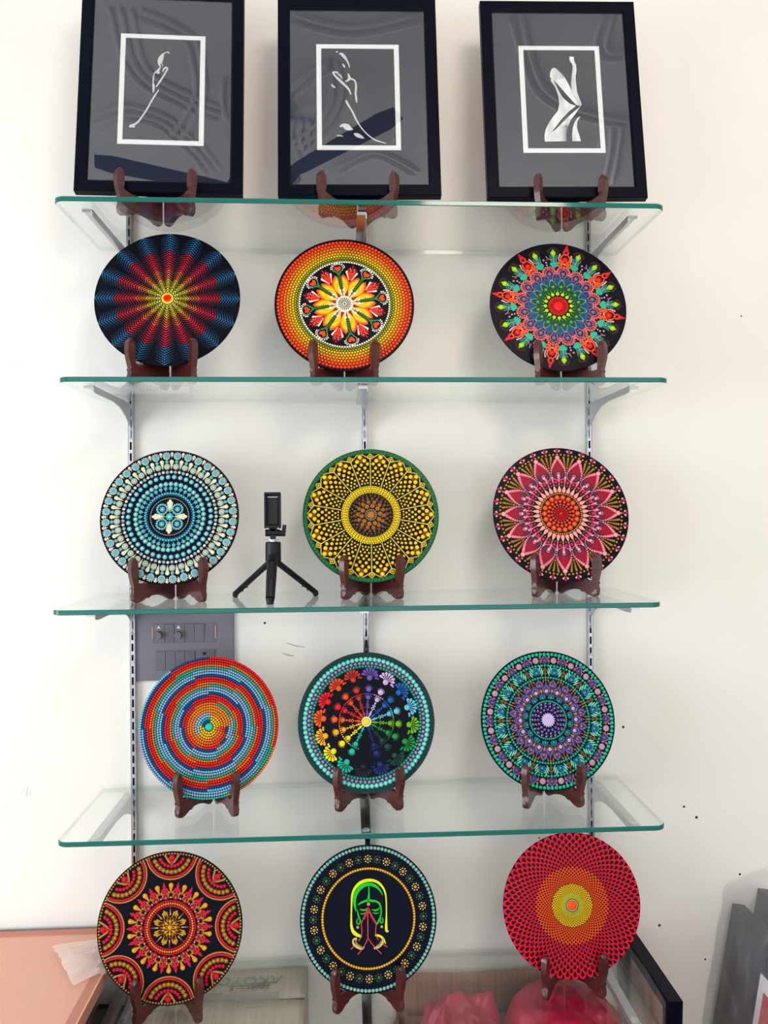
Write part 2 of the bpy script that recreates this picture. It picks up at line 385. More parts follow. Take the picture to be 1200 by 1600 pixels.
# ------------------------------------------------------------------ dot painting
class Pt:
    def __init__(s, R, z0=0.0): s.V = []; s.F = []; s.K = []; s.R = R; s.z0 = z0
    def _v(s, x, y, z): s.V.append((x*s.R, y*s.R, z+s.z0)); return len(s.V)-1
    def _f(s, f, c): s.F.append(f); s.K.append(c)
    def dot(s, x, y, r, c, lv=0, n=None, c2=None):
        """a dome of paint; c2 adds a smaller dot on top."""
        n = n or (6 if r < .014 else 8 if r < .03 else 12)
        z = .00012+lv*.0005; h = min(.0014, .45*r*s.R)
        if n == 6:
            ring = [s._v(x+r*math.cos(2*PI*i/n+.3), y+r*math.sin(2*PI*i/n+.3), z) for i in range(n)]
            top = s._v(x, y, z+h)
            for i in range(n): s._f((ring[i], ring[(i+1) % n], top), c)
        else:
            a = [s._v(x+r*math.cos(2*PI*i/n), y+r*math.sin(2*PI*i/n), z) for i in range(n)]
            b = [s._v(x+.74*r*math.cos(2*PI*i/n), y+.74*r*math.sin(2*PI*i/n), z+h*.75) for i in range(n)]
            top = s._v(x, y, z+h)
            for i in range(n):
                j = (i+1) % n; s._f((a[i], a[j], b[j], b[i]), c); s._f((b[i], b[j], top), c)
        if c2: s.dot(x, y, r*.45, c2, lv+1.9)
    def pd(s, r, deg, rad, c, lv=0, n=None, c2=None):
        a = math.radians(deg); s.dot(r*math.sin(a), r*math.cos(a), rad, c, lv, n, c2)
    def ring(s, r, n, rad, c, lv=0, off=0.0, c2=None, a0=0, a1=360):
        for i in range(n):
            d = a0+(a1-a0)*(i+off)/n
            s.pd(r, d, rad, c[i % len(c)] if isinstance(c, list) else c, lv, None, c2)
    def poly(s, P, c, lv=0, h=.0004):
        z = .0001+lv*.0005
        a = [s._v(p[0], p[1], z) for p in P]; b = [s._v(p[0], p[1], z+h) for p in P]
        n = len(P); cx = sum(p[0] for p in P)/n; cy = sum(p[1] for p in P)/n
        t = s._v(cx, cy, z+h*1.2)
        for i in range(n):
            j = (i+1) % n; s._f((a[i], a[j], b[j], b[i]), c); s._f((b[i], b[j], t), c)
    def drop(s, r, deg, L, rad, c, lv=0, inward=True, tilt=0.0):
        """tear: round head at (r, deg), tail of length L pointing to the centre (or outwards), turned by tilt."""
        a = math.radians(deg); hx, hy = r*math.sin(a), r*math.cos(a)
        b = math.radians(deg+tilt)+(PI if inward else 0); tx, ty = math.sin(b), math.cos(b)
        P = []
        for i in range(9):
            g = PI*.5+PI*i/8
            u, v = rad*math.cos(g), rad*math.sin(g)      # u along tail, back half
            P.append((hx+tx*u-ty*v, hy+ty*u+tx*v))
        P += [(hx+tx*L*.5+ty*rad*.42, hy+ty*L*.5-tx*rad*.42), (hx+tx*L, hy+ty*L), (hx+tx*L*.5-ty*rad*.42, hy+ty*L*.5+tx*rad*.42)]
        s.poly(P, c, lv, .0008)
    def leaf(s, r0, r1, deg, wd, c, lv=0, k=.5, tip=True):
        """pointed petal between radii r0 and r1."""
        P = []; n = 7
        for sg in (1, -1):
            for i in range(n):
                t = i/(n-1) if sg == 1 else 1-i/(n-1)
                wv = wd*(math.sin(PI*t**k))**.8 if 0 < t < 1 else 0
                if sg == -1 and i in (0, n-1): continue
                P.append((r0+(r1-r0)*t, sg*wv))
        a = math.radians(deg); P = [(p[0]*math.sin(a)+p[1]*math.cos(a), p[0]*math.cos(a)-p[1]*math.sin(a)) for p in P]
        s.poly(P, c, lv)
        return P
    def dotline(s, P, rad, c, step, lv=0, closed=False, rad2=None):
        P = [Vector(p) for p in P]
        if closed: P.append(P[0])
        L = [0]
        for a, b in zip(P, P[1:]): L.append(L[-1]+(b-a).length)
        n = max(1, round(L[-1]/step))
        for i in range(n+(0 if closed else 1)):
            t = L[-1]*i/n; j = 0
            while j < len(L)-2 and L[j+1] < t: j += 1
            f = (t-L[j])/max(1e-9, L[j+1]-L[j]); q = P[j].lerp(P[j+1], f)
            s.dot(q.x, q.y, rad if rad2 is None else rad+(rad2-rad)*i/n, c, lv)
    def stroke(s, P, c, lv=0, w=None, h=.0006):
        """brush stroke: list of (x, y, width)."""
        n = len(P); l = []; r = []
        for i, p in enumerate(P):
            a = Vector(P[max(0, i-1)][:2]); b = Vector(P[min(n-1, i+1)][:2]); d = (b-a)
            d = d.normalized() if d.length > 0 else Vector((1, 0))
            ww = (w or p[2])/2; l.append((p[0]-d.y*ww, p[1]+d.x*ww)); r.append((p[0]+d.y*ww, p[1]-d.x*ww))
        z = .0001+lv*.0005
        lo = [s._v(*q, z) for q in l]; ro = [s._v(*q, z) for q in r]; lt = [s._v(*q, z+h) for q in l]; rt_ = [s._v(*q, z+h) for q in r]
        for i in range(n-1):
            s._f((lt[i], lt[i+1], rt_[i+1], rt_[i]), c); s._f((lo[i], lo[i+1], lt[i+1], lt[i]), c); s._f((ro[i+1], ro[i], rt_[i], rt_[i+1]), c)
        s._f((lo[0], lt[0], rt_[0], ro[0]), c); s._f((lo[-1], ro[-1], rt_[-1], lt[-1]), c)
    def arc(s, r, a0, a1, wd, c, lv=0, n=24):
        s.stroke([(r*math.sin(math.radians(a0+(a1-a0)*i/n)), r*math.cos(math.radians(a0+(a1-a0)*i/n)), wd) for i in range(n+1)], c, lv)
    def build(s, name, m=None):
        me = bpy.data.meshes.new(name); me.from_pydata(s.V, [], s.F); me.materials.append(m or M_PAINT)
        at = me.color_attributes.new('Col', 'FLOAT_COLOR', 'CORNER')
        cols = []; cache = {}
        for f, c in zip(s.F, s.K):
            if c not in cache:
                r_, g_, b_, _ = lin(c); y_ = .3*r_+.59*g_+.11*b_      # a little more chroma, as fresh acrylic has
                cache[c] = tuple(max(0, (y_+(v-y_)*1.14)*.88) for v in (r_, g_, b_))+(1.0,)
            cols.extend(cache[c]*len(f))
        at.data.foreach_set('color', cols)
        bm = bmesh.new(); bm.from_mesh(me); bmesh.ops.recalc_face_normals(bm, faces=bm.faces[:])
        bm.to_mesh(me); bm.free(); me.update(); return me
def mixc(a, b, t): return tuple(int(x+(y-x)*t) for x, y in zip(a, b))

PLATES = [  # x, y of the bottom edge, lean, diameter, z of the bottom
 (-.4167, -.2100, .224, .3072, 1.8565), (-.0397, -.1970, .167, .3019, 1.8485), (.4293, -.2000, .214, .3033, 1.849),
 (-.4197, -.1900, .207, .2960, 1.396), (.0147, -.1820, .205, .2990, 1.395), (.4387, -.1800, .226, .3058, 1.392),
 (-.3390, -.1920, .202, .2980, .940), (.0016, -.1820, .229, .3008, .940), (.4029, -.1920, .220, .2993, .939),
 (-.4175, -.2220, .164, .3037, .524), (.0023, -.2100, .220, .2960, .525), (.4503, -.1920, .131, .3054, .528)]
PLAB = ['black round dot plate with wavy blue and red rays, on the second shelf', 'round dot plate with orange and yellow bead rings around a yellow flower',
 'black round dot plate with red spears and lime buds around a green and blue flower', 'round dot plate in pale turquoise and cream with a four-armed cross centre',
 'sunflower round dot plate, yellow petals and brown centre with a green rim', 'round dot plate with sixteen crimson petals and an orange centre on black',
 'round dot plate with a multicoloured spiral of bead rings', 'dark teal rimmed round dot plate with a rainbow wheel of fan flowers',
 'round dot plate in purple petals with turquoise bead rings', 'round dot plate with red and gold half-moon flowers around its rim',
 'navy round plate showing a veiled woman with joined hands in neon lines', 'round dot plate of scarlet scales around a yellow and orange centre']
STX = [(.137, None), (.142, None), (.127, None), (.127, -.419), (.129, -.041), (.138, .442), (.145, -.414), (.117, .015), (.135, .4355), (.116, -.337), (.132, .005), (.118, .402), (.127, -.4155), (.137, -.0005), (.124, .445)]
def board_mesh(R):
    n = 72; t = .004; V = []; F = []
    for z, r in ((-t, R-.0004), (-t+.0006, R), (-.0006, R), (0, R-.0006)):
        V += [(r*math.cos(2*PI*i/n), r*math.sin(2*PI*i/n), z) for i in range(n)]
    F.append(tuple(range(n))[::-1]); F.append(tuple(range(3*n, 4*n)))
    for L in range(3):
        for i in range(n): j = (i+1) % n; F.append((L*n+i, L*n+j, (L+1)*n+j, (L+1)*n+i))
    return mesh('board', V, F, M_BOARD)
class Plate:
    def __init__(s, k):
        x, y, th, D, z = PLATES[k]; s.R = D/2
        s.t = thing('dot_painted_plate', PLAB[k], 'plate', (x, y, z), (PI/2-th, 0, 0), 'dot painted round plates on stands')
        link('board', board_mesh(s.R), s.t, (0, s.R, 0))
    def P(s): return Pt(s.R)
    def put(s, name, p, deg=0.0, stuff=False, label=None):
        me = p if isinstance(p, bpy.types.Mesh) else p.build(name)
        o = link(name, me, s.t, (0, s.R, 0), (0, 0, -math.radians(deg)))
        if stuff: o['kind'] = 'stuff'
        if label: o['label'] = label
        return o
    def rep(s, name, p, n, off=0.0):
        me = p.build(name)
        for i in range(n): s.put(name, me, 360*(i+off)/n)

# --- plate: wavy rays
q = Plate(0); p = q.P()
p.dot(0, 0, .085, (255, 214, 70), 0, 24); p.dot(0, 0, .056, (242, 40, 62), 2.2, 24); q.put('centre_dot', p)
p = q.P(); r = .118; spk = []
while r < .985:
    spk.append(r); r += .034+.004*r
for r in spk:
    c = (220, 222, 120) if r < .18 else (214, 186, 62) if r < .31 else (236, 112, 52) if r < .45 else (232, 40, 62) if r < .76 else (46, 122, 178)
    nj = 3 if r < .25 else 4 if r < .4 else 5
    per = 2*PI/16
    for j in range(-nj, nj+1):
        f = abs(j)/nj
        da = j*min(per/(2*nj), .0245/r if r > .31 else 9)
        rr = r-(.042+.02*r)*f*(1.0 if r > .2 else .6)
        cc = mixc(c, (26, 24, 38) if r > .31 else (104, 92, 44), .70*f)
        p.pd(rr, math.degrees(da), (.0114 if r > .31 else .0108)*(1-.46*f), cc, 0, 6)
q.rep('dotted_ray', p, 16)
# --- plate: orange bead rings and flower
q = Plate(1)
for i, (r, rad, c) in enumerate(((.945, .0235, (255, 84, 50)), (.900, .0225, (252, 96, 46)), (.857, .0215, (252, 132, 36)), (.815, .0205, (253, 160, 34)), (.775, .019, (254, 190, 32)), (.737, .0175, (252, 216, 38)), (.703, .014, (196, 196, 60)), (.674, .0135, (150, 156, 52)), (.645, .0155, (252, 246, 226)))):
    p = q.P(); p.ring(r, 112, rad, c, 0, .5*(i % 2)); q.put('bead_ring', p, 0, True)
p = q.P()
p.dot(0, 0, .105, (250, 246, 224), 1, 24)
for i in range(16): p.pd(.105, i*22.5, .026, (250, 246, 224), 1)
for i in range(18):
    a = math.radians(i*20); p.stroke([(.028*math.sin(a), .028*math.cos(a), .004), (.095*math.sin(a), .095*math.cos(a), .011)], (40, 40, 36), 4.2)
p.dot(0, 0, .014, (30, 30, 30), 4.2); q.put('flower_centre', p)
p = q.P()
for i in range(8): p.leaf(.1, .3, 22.5+45*i, .05, (150, 30, 44), 0)
q.put('inner_leaves', p, -10)
p = q.P()
for sg in (-1, 1):
    for cc, w_, l1, lv in (((240, 88, 42), .128, .450, 0), ((248, 186, 30), .105, .420, .9), ((255, 218, 44), .085, .385, 1.7), ((244, 176, 26), .068, .34, 2.4), ((254, 228, 92), .052, .305, 3.1), ((252, 246, 214), .042, .265, 3.8)):
        P = []
        for i in range(13):
            t = i/12; P.append((sg*w_*(math.sin(PI*(.03+.83*t**1.05)))**.9, .115+(l1-.115)*t))
        P.append((sg*.02, l1-.035)); P.append((sg*.008, .2))
        p.poly(P, cc, lv)
p.drop(.165, 0, -.06, .026, (176, 74, 50), 4.8)
p.stroke([(0, .2, .008), (0, .33, .02), (0, .44, .026), (0, .47, .03)], (36, 118, 62), 4.8)
for i in range(7):
    for sg in (-1, 1): p.dot(sg*.016, .24+i*.032, .014, (20, 70, 36), 5)
for sg in (-1, 1): p.stroke([(0, .45, .03), (sg*.03, .485, .02), (sg*.06, .52, .008), (sg*.066, .55, .004)], (40, 140, 80), 5)
q.rep('petal', p, 8, -10/45)
p = q.P(); p.poly([(0, .495), (.045, .54), (.048, .565), (.03, .582), (.012, .576), (0, .56), (-.012, .576), (-.03, .582), (-.048, .565), (-.045, .54)], (244, 84, 46), 1)
for i in range(15):
    a = math.radians(-150+300*i/14); p.dot(.077*math.sin(a), .552+.062*math.cos(a), .0075, (250, 244, 230), 1)
for i in range(9):
    a = math.radians(-96+192*i/8); p.dot(.098*math.sin(a), .56+.066*math.cos(a), .0115+(.008 if i == 4 else 0), (250, 248, 240), 1)
q.rep('bud_head', p, 8, -10/45)
p = q.P(); p.poly([(0, .36), (.045, .44), (.05, .475), (.028, .492), (0, .475), (-.028, .492), (-.05, .475), (-.045, .44)], (244, 66, 40), 1)
for row, (ry, rx, n) in enumerate(((.488, .05, 5), (.515, .062, 6), (.542, .054, 5), (.568, .034, 3), (.59, .0, 1))):
    for i in range(n): p.dot((0 if n == 1 else -rx+2*rx*i/(n-1)), ry-.012*abs(0 if n == 1 else -1+2*i/(n-1)), .012, ((214, 44, 42), (246, 150, 140))[(row+i) % 2 if row < 3 else 0], 1)
for sg in (-1, 1): p.stroke([(sg*.015, .37, .006), (sg*.05, .43, .014), (sg*.075, .485, .026), (sg*.08, .50, .018)], (252, 240, 224), 1)
q.rep('red_bud', p, 8, .5-10/45)
# --- plate: red spears, lime buds
q = Plate(2); p = q.P()
p.dot(0, 0, .075, (226, 30, 52), 0, 20)
for r, n, rad in ((.09, 20, .012), (.115, 24, .012), (.138, 28, .013)): p.ring(r, n, rad, (238, 66, 44) if r > .1 else (224, 36, 48))
q.put('centre_dots', p)
p = q.P(); p.ring(.19, 16, .028, (176, 220, 50), 0, 0, (214, 240, 90))
for rr, cc in ((.225, (120, 190, 50)), (.25, (70, 150, 56))): p.ring(rr, 32, .013, cc, 0)
q.put('lime_ring', p, 0, True)
p = q.P()
p.leaf(.22, .42, 0, .062, (14, 62, 44), 0); p.dot(0, .305, .026, (70, 160, 70), 1.2, None, (150, 214, 110))
P = p.leaf(.24, .415, 0, .001, (14, 62, 44), 0)
p.dotline([(-.05, .32), (-.035, .37), (0, .425), (.035, .37), (.05, .32)], .007, (120, 190, 150), .017, 1)
q.rep('green_petal', p, 16, .5)
p = q.P(); p.leaf(.33, .52, 0, .085, (22, 66, 112), -.1)
for j in range(6):
    for i in range(-3, 4):
        if abs(i)*.02 < .075-.0125*j and (j > 1 or abs(i) > 1): p.dot(i*.02+(.01 if j % 2 else 0), .39+j*.02, .0068, (70, 132, 176), .6)
p.dotline([(-.075, .40), (-.04, .47), (0, .53), (.04, .47), (.075, .40)], .007, (150, 190, 214), .018, .8)
q.rep('blue_petal', p, 16)
p = q.P(); p.leaf(.42, .60, 0, .078, (44, 22, 60), .8); p.dot(0, .51, .030, (112, 96, 140), 2, None, (176, 170, 200)); p.dot(0, .462, .013, (120, 104, 150), 2)
p.dotline([(-.03, .45), (-.06, .50), (-.05, .55), (0, .585), (.05, .55), (.06, .50), (.03, .45)], .0075, (232, 150, 160), .019, 2)
for i in range(11):
    a = math.radians(-110+220*i/10); p.dot(.092*math.sin(a), .535+.085*math.cos(a), .0165, (238, 112, 118), 2, None, (252, 170, 170) if i % 2 else None)
for i in range(10):
    a = math.radians(-105+210*i/9); p.dot(.073*math.sin(a), .53+.068*math.cos(a), .008, (244, 140, 140), 2)
q.rep('pink_petal', p, 16, .5)
p = q.P()
for t in (-118, -84, -50, 50, 84, 118):
    a = math.radians(t); p.stroke([(.012*math.sin(a), .668+.012*math.cos(a), .006), (.055*math.sin(a), .668+.055*math.cos(a), .034), (.095*math.sin(a), .668+.095*math.cos(a), .030), (.105*math.sin(a), .668+.105*math.cos(a), .012)], (240, 96, 42), 1)
p.dot(0, .668, .016, (200, 180, 200), 3); p.dotline([(0, .58), (0, .64)], .006, (190, 170, 190), .016, 1)
p.dot(0, .745, .045, (214, 30, 50), 1, None, (236, 70, 70))
for sg in (-1, 1):
    p.stroke([(sg*.02, .70, .01), (sg*.07, .735, .026), (sg*.062, .79, .024), (sg*.02, .835, .01)], (240, 100, 50), 1)
    p.stroke([(sg*.004, .82, .008), (sg*.035, .85, .028), (sg*.02, .90, .012)], (232, 74, 46), 1)
p.dot(0, .905, .03, (226, 34, 50), 2, None, (240, 80, 80)); p.dot(0, .825, .018, (240, 100, 60), 2); p.leaf(.89, .985, 0, .022, (220, 30, 46), 1); p.dotline([(-.045, .87), (-.02, .93), (0, .985), (.02, .93), (.045, .87)], .006, (200, 60, 70), .016, 1.5)
for sg in (-1, 1): p.dotline([(sg*.085, .70), (sg*.1, .76), (sg*.085, .82)], .0075, (236, 200, 210), .02, 1, rad2=.013)
q.rep('red_spear', p, 8, .25)
p = q.P()
for j in range(6):
    for i in range(-2, 3): p.dot(i*.0185*(.9+j*.10), .688+j*.0215, .0085, (98, 190, 176) if i else (170, 226, 214), 1)
p.poly([(0, .60), (.05, .635), (.066, .665), (.05, .695), (.018, .69), (0, .672), (-.018, .69), (-.05, .695), (-.066, .665), (-.05, .635)], (52, 182, 150), .2)
p.dot(0, .84, .041, (160, 206, 56), 1, None, (206, 236, 100)); p.dot(0, .795, .017, (150, 200, 60), 1); p.dot(0, .88, .016, (170, 210, 60), 1)
p.arc(1, 0, .01, .001, (16, 60, 36), 0, 1)
for i in range(10):
    a = math.radians(-120+240*i/9); p.dot(.066*math.sin(a), .845+.06*math.cos(a), .0095, (24, 84, 44), .5)
for i in range(11):
    a = math.radians(-80+160*i/10); p.dot(.082*math.sin(a), .85+.072*math.cos(a), .0058, (196, 40, 56), 1)
for i in range(8):
    a = math.radians(-100+(-80)*i/7); p.dot(-.01+.1*math.sin(a), .80+.07*math.cos(a), .006, (214, 210, 220), 1)
m_ = p.build('lime_bud')
for i in range(8):
    for d_ in (-9.5, 9.5): q.put('lime_bud', m_, 45*(i+.75)+d_)
p = q.P()
for i in range(8):
    g = 45*(i+.75)
    for d_, rr, rad, cc in ((0, .66, .013, (190, 180, 210)), (0, .70, .014, (200, 190, 220)), (-2.2, .745, .017, (236, 130, 150)), (2.2, .745, .017, (180, 40, 70)), (0, .62, .009, (190, 190, 210))): p.pd(rr, g+d_, rad, cc)
q.put('spacer_dots', p, 0, True)
# --- plate: pale turquoise
q = Plate(3); p = q.P()
TQ, TQ2, CRM, GR = (104, 178, 190), (176, 222, 222), (234, 228, 200), (172, 190, 178)
p.ring(.275, 72, .0065, (214, 220, 214)); p.dot(0, 0, .052, (92, 170, 180), 0, 16, (170, 224, 226)); q.put('centre_ring', p, 0, True)
p = q.P(); p.drop(.215, 0, .17, .026, CRM); p.dot(0, .238, .019, (246, 240, 216), 1)
for sg in (-1, 1): p.drop(.205, sg*7, .13, .019, (226, 216, 184), .5, True, -sg*4)
q.rep('cream_drop', p, 4)
p = q.P()
for i in range(14):
    a = 2*PI*i/14; p.dot(.072*math.sin(a), .155+.072*math.cos(a), .0185, (96, 176, 184), 0, None, (180, 226, 226))
p.dot(0, .155, .027, (110, 180, 200), 0, None, (200, 230, 236))
for i in range(8):
    a = 2*PI*i/8; p.dot(.032*math.sin(a), .155+.032*math.cos(a), .009, (150, 206, 220), .5)
q.rep('rosette', p, 4, .5)
p = q.P(); p.ring(.35, 54, .019, (84, 176, 208), 0, 0, (150, 220, 240)); p.ring(.325, 54, .009, (60, 140, 176), 0, .5); q.put('bead_ring', p, 0, True)
p = q.P()
for i in range(36):
    g = i*10; p.pd(.425, g, .011, (140, 204, 210))
    for j in range(6):
        a = 2*PI*j/6; gx, gy = .425*math.sin(math.radians(g)), .425*math.cos(math.radians(g)); p.dot(gx+.02*math.sin(a), gy+.02*math.cos(a), .0105, (100, 176, 192))
    p.stroke([(.372*math.sin(math.radians(g)), .372*math.cos(math.radians(g)), .005), (.40*math.sin(math.radians(g)), .40*math.cos(math.radians(g)), .008)], (120, 180, 200))
q.put('floret_ring', p, 0, True)
p = q.P(); p.ring(.49, 42, .034, (118, 182, 188), 0, 0, (196, 230, 230)); q.put('bead_ring', p, 0, True)
p = q.P(); p.ring(.595, 42, .034, (112, 180, 196), 0, .5, (196, 230, 236)); q.put('bead_ring', p, 0, True)
p = q.P()
for i in range(36):
    p.pd(.672, i*10, .022, (226, 228, 222)); p.pd(.668, i*10+5, .025, (160, 172, 170), 0, None, (196, 206, 200))
q.put('bead_ring', p, 0, True)
p = q.P(); p.dot(0, .755, .047, (150, 172, 160), 0, 16)
for i in range(8):
    a = 2*PI*i/8; p.dot(.026*math.sin(a), .755+.026*math.cos(a), .012, (190, 204, 190), 2)
p.dot(0, .755, .014, (214, 220, 200), 2); p.dot(0, .828, .027, (108, 170, 176), 0, None, (160, 210, 214))
p.dot(0, .912, .054, (180, 198, 192), 0, 16)
for i in range(8):
    a = 2*PI*i/8; p.stroke([(.006*math.sin(a), .912+.006*math.cos(a), .006), (.04*math.sin(a), .912+.04*math.cos(a), .016)], (92, 178, 200), 3)
for i in range(7):
    a = math.radians(-80+160*i/6); p.dot(.066*math.sin(a), .908+.064*math.cos(a), .008, (214, 218, 206))
q.rep('turquoise_stalk', p, 36, .5)
p = q.P(); p.drop(.828, 0, .12, .030, (222, 214, 184)); p.dot(0, .828, .016, (244, 238, 214), 2); p.drop(.955, 0, .07, .019, (222, 216, 190)); p.dot(0, .955, .01, (240, 236, 214), 2)
q.rep('cream_tear', p, 36)
# --- plate: sunflower
q = Plate(4); p = q.P(); p.arc(.962, 0, 360, .062, (22, 84, 48), 0, 72); p.ring(.962, 110, .024, (34, 112, 64), 1); q.put('green_rim', p, 0, True)
p = q.P(); BR = (124, 84, 40)
p.dot(0, 0, .055, (176, 112, 40), 0, 16)
for r, n, rad, cc in ((.135, 10, .034, (160, 104, 44)), (.195, 14, .030, (146, 96, 44)), (.245, 22, .022, (118, 80, 44)), (.285, 30, .017, (104, 70, 44)), (.315, 44, .013, (92, 62, 44)), (.165, 20, .014, (130, 88, 40)), (.22, 28, .012, (100, 68, 42))): p.ring(r, n, rad, cc, 0, .3*(n % 3))
for i in range(18):
    a = math.radians(i*20); p.stroke([(.062*math.sin(a), .062*math.cos(a), .004), (.09*math.sin(a+.2), .09*math.cos(a+.2), .008)], (206, 190, 160))
q.put('seed_head', p, 0, True)
p = q.P(); p.arc(.385, 0, 360, .075, (150, 120, 20), 0, 60)
p.ring(.340, 78, .011, (240, 222, 80)); p.ring(.365, 54, .017, (232, 206, 30), .8); p.ring(.398, 60, .018, (240, 216, 36), .8, .5); p.ring(.428, 84, .012, (248, 228, 60), .8); q.put('yellow_ring', p, 0, True)
p = q.P(); YL = (255, 224, 60)
p.dotline([(math.sin(math.radians(10))*r_, math.cos(math.radians(10))*r_) for r_ in (.455, .85)], .0098, (250, 230, 120), .0225)
p.dotline([(.845*math.sin(math.radians(10)), .845*math.cos(math.radians(10))), (.06, .905), (0, .945), (-.06, .905), (-.845*math.sin(math.radians(10)), .845*math.cos(math.radians(10)))], .0095, (250, 230, 120), .0225)
p.leaf(.80, .93, 0, .06, (96, 70, 20), -.1)
for r_, xs, rad in ((.480, (-.045, 0, .045), .0135), (.522, (-.03, .03), .0165), (.563, (-.062, 0, .062), .0165), (.612, (-.036, .036), .0205), (.658, (-.078, 0, .078), .0205), (.712, (-.045, .045), .025), (.768, (-.092, 0, .092), .0255), (.825, (-.054, .054), .0315), (.888, (0,), .034)):
    for x_ in xs: p.dot(x_, r_, rad, (250, 204, 40), 0, None, (255, 230, 80))
q.rep('sunflower_petal', p, 18, .5)
p = q.P(); p.dotline([(0, .845), (.043, .888), (0, .931), (-.043, .888)], .009, (250, 224, 100), .0225, 0, True); p.dot(0, .888, .021, (206, 160, 40), 0, None, (250, 224, 90)); q.rep('diamond', p, 18)
# --- plate: crimson petals
q = Plate(5); p = q.P()
p.dot(0, 0, .028, (226, 24, 52), 0, 12)
for r, n, rad, cc in ((.045, 12, .010, (216, 28, 52)), (.07, 16, .011, (222, 40, 54)), (.098, 18, .013, (226, 60, 56)), (.135, 18, .018, (234, 84, 56)), (.182, 18, .025, (232, 74, 56)), (.243, 18, .037, (226, 84, 44))): p.ring(r, n, rad, cc, 0, .5 if r > .2 else 0, (244, 130, 80) if rad > .02 else None)
p.ring(.302, 60, .0125, (206, 150, 66)); p.ring(.325, 34, .011, (150, 70, 50), 0, .5); q.put('centre_beads', p, 0, True)
p = q.P(); p.leaf(.315, .425, 0, .026, (240, 164, 164)); p.dot(0, .438, .016, (166, 116, 66)); p.drop(.545, 0, .12, .017, (238, 130, 160)); p.dot(0, .5485, .0095, (252, 190, 206), 1.6)
q.rep('pink_needle', p, 34)
p = q.P(); p.dot(0, .425, .013, (150, 100, 60)); p.dot(0, .475, .026, (176, 44, 84), 0, None, (214, 110, 140))
for i in range(5):
    a = math.radians(-90+180*i/4); p.dot(.033*math.sin(a), .49+.036*math.cos(a), .010, (190, 40, 80))
q.rep('rose_bead', p, 34, .5)
p = q.P(); p.leaf(.50, .86, 0, .115, (70, 14, 40), .3, .8)
for i in range(9):
    for j in range(-4, 5):
        y_ = .60+i*.025; x_ = j*.0215+(.0107 if i % 2 else 0)
        if abs(x_) < .078*(1-max(0, (i-2))/8.5)+.005: p.dot(x_, y_, .0098, (206, 24, 58) if i > 1 else (160, 30, 66), 1.2)
p.dot(0, .575, .024, (236, 172, 192), 1.4, None, (252, 214, 222))
for i in range(5): p.dot(-.02+.01*i, .605+.006*(2-abs(i-2)), .006, (230, 190, 206), 2.4)
for rr_, cc in ((.05, (116, 74, 100)), (.068, (92, 50, 80))):
    for i in range(12):
        a = math.radians(95+170*i/11); p.dot(rr_*1.1*math.sin(a), .585+rr_*math.cos(a)*.9, .006, cc, 1.2)
for i in range(15):
    a = math.radians(90+180*i/14); p.dot(.107*math.sin(a), .60+.098*math.cos(a), .0068, (240, 200, 212), 1.2)
for sg in (-1, 1):
    p.dotline([(sg*.108, .62), (sg*.095, .68), (sg*.065, .745), (sg*.032, .80)], .0125, (240, 140, 160), .033, 1.2, rad2=.024)
p.dot(0, .845, .034, (246, 166, 178), 1.4)
q.rep('crimson_petal', p, 16)
p = q.P()
for sg in (-1, 0, 1): p.dotline([(sg*.012, .66), (sg*.072, .85)], .006, (178, 132, 60), .026, 0, rad2=.018)
p.dot(0, .70, .009, (190, 150, 90))
q.rep('gold_fan', p, 16, .5)
p = q.P(); p.ring(.895, 100, .0165, (186, 134, 54), 0, 0, (214, 170, 90)); q.put('gold_ring', p, 0, True)
p = q.P()
for i in range(32):
    g = i*11.25
    p.drop(.975, g, .04, .014, (200, 34, 72)); p.drop(.952, g-1.9, .03, .0155, (240, 160, 176), 0, True, -35); p.drop(.952, g+1.9, .03, .0155, (240, 160, 176), 0, True, 35); p.pd(.925, g, .009, (206, 50, 80))
q.put('rim_fleurs', p, 0, True)
# --- plate: spiral of beads
q = Plate(6)
SEQ = [(20, 76, 150), (120, 200, 224), (172, 172, 216), (40, 184, 160), (240, 122, 44), (232, 60, 46), (232, 58, 48)]
p = q.P(); p.dot(0, 0, .055, (40, 190, 160), 0, 16)
q.put('centre_dot', p)
NR = 26
for k in range(NR):
    r = .082+k*(.985-.082)/(NR-1); n = max(12, int(2*PI*r/.0345)); n = min(n, 176)
    p = q.P(); rad = min(.0205, .94*PI*r/n)
    for i in range(n):
        g = 360*(i+.5*(k % 2)*0)/n; cw = (g-90) % 360
        blk = math.floor(cw/18)*18          # colours change in short steps
        t = (r-.262-.27*blk/360)/.27        # 0 on the first blue line
        if t < 0 and t*7 < -4.2 and r < .3: c = (246, 196, 36) if r < .16 else (246, 150, 36)
        elif t < 0 and r < .3 and t*7 > -4.2: c = ((232, 60, 46), (240, 92, 44), (243, 122, 40), (245, 140, 38), (246, 150, 36))[min(4, int(-t*7))]
        else: c = SEQ[int(math.floor(t*7+.5)) % 7]
        if r < .20 and (cw > 150) and (cw < 275): c = (244, 200, 40) if r < .13 and cw < 190 else ((150, 206, 230), (176, 176, 220), (20, 76, 150), (40, 184, 160))[int(r*100/3.6) % 4]
        p.pd(r, g, rad, c)
    q.put('bead_ring', p, 0, True)
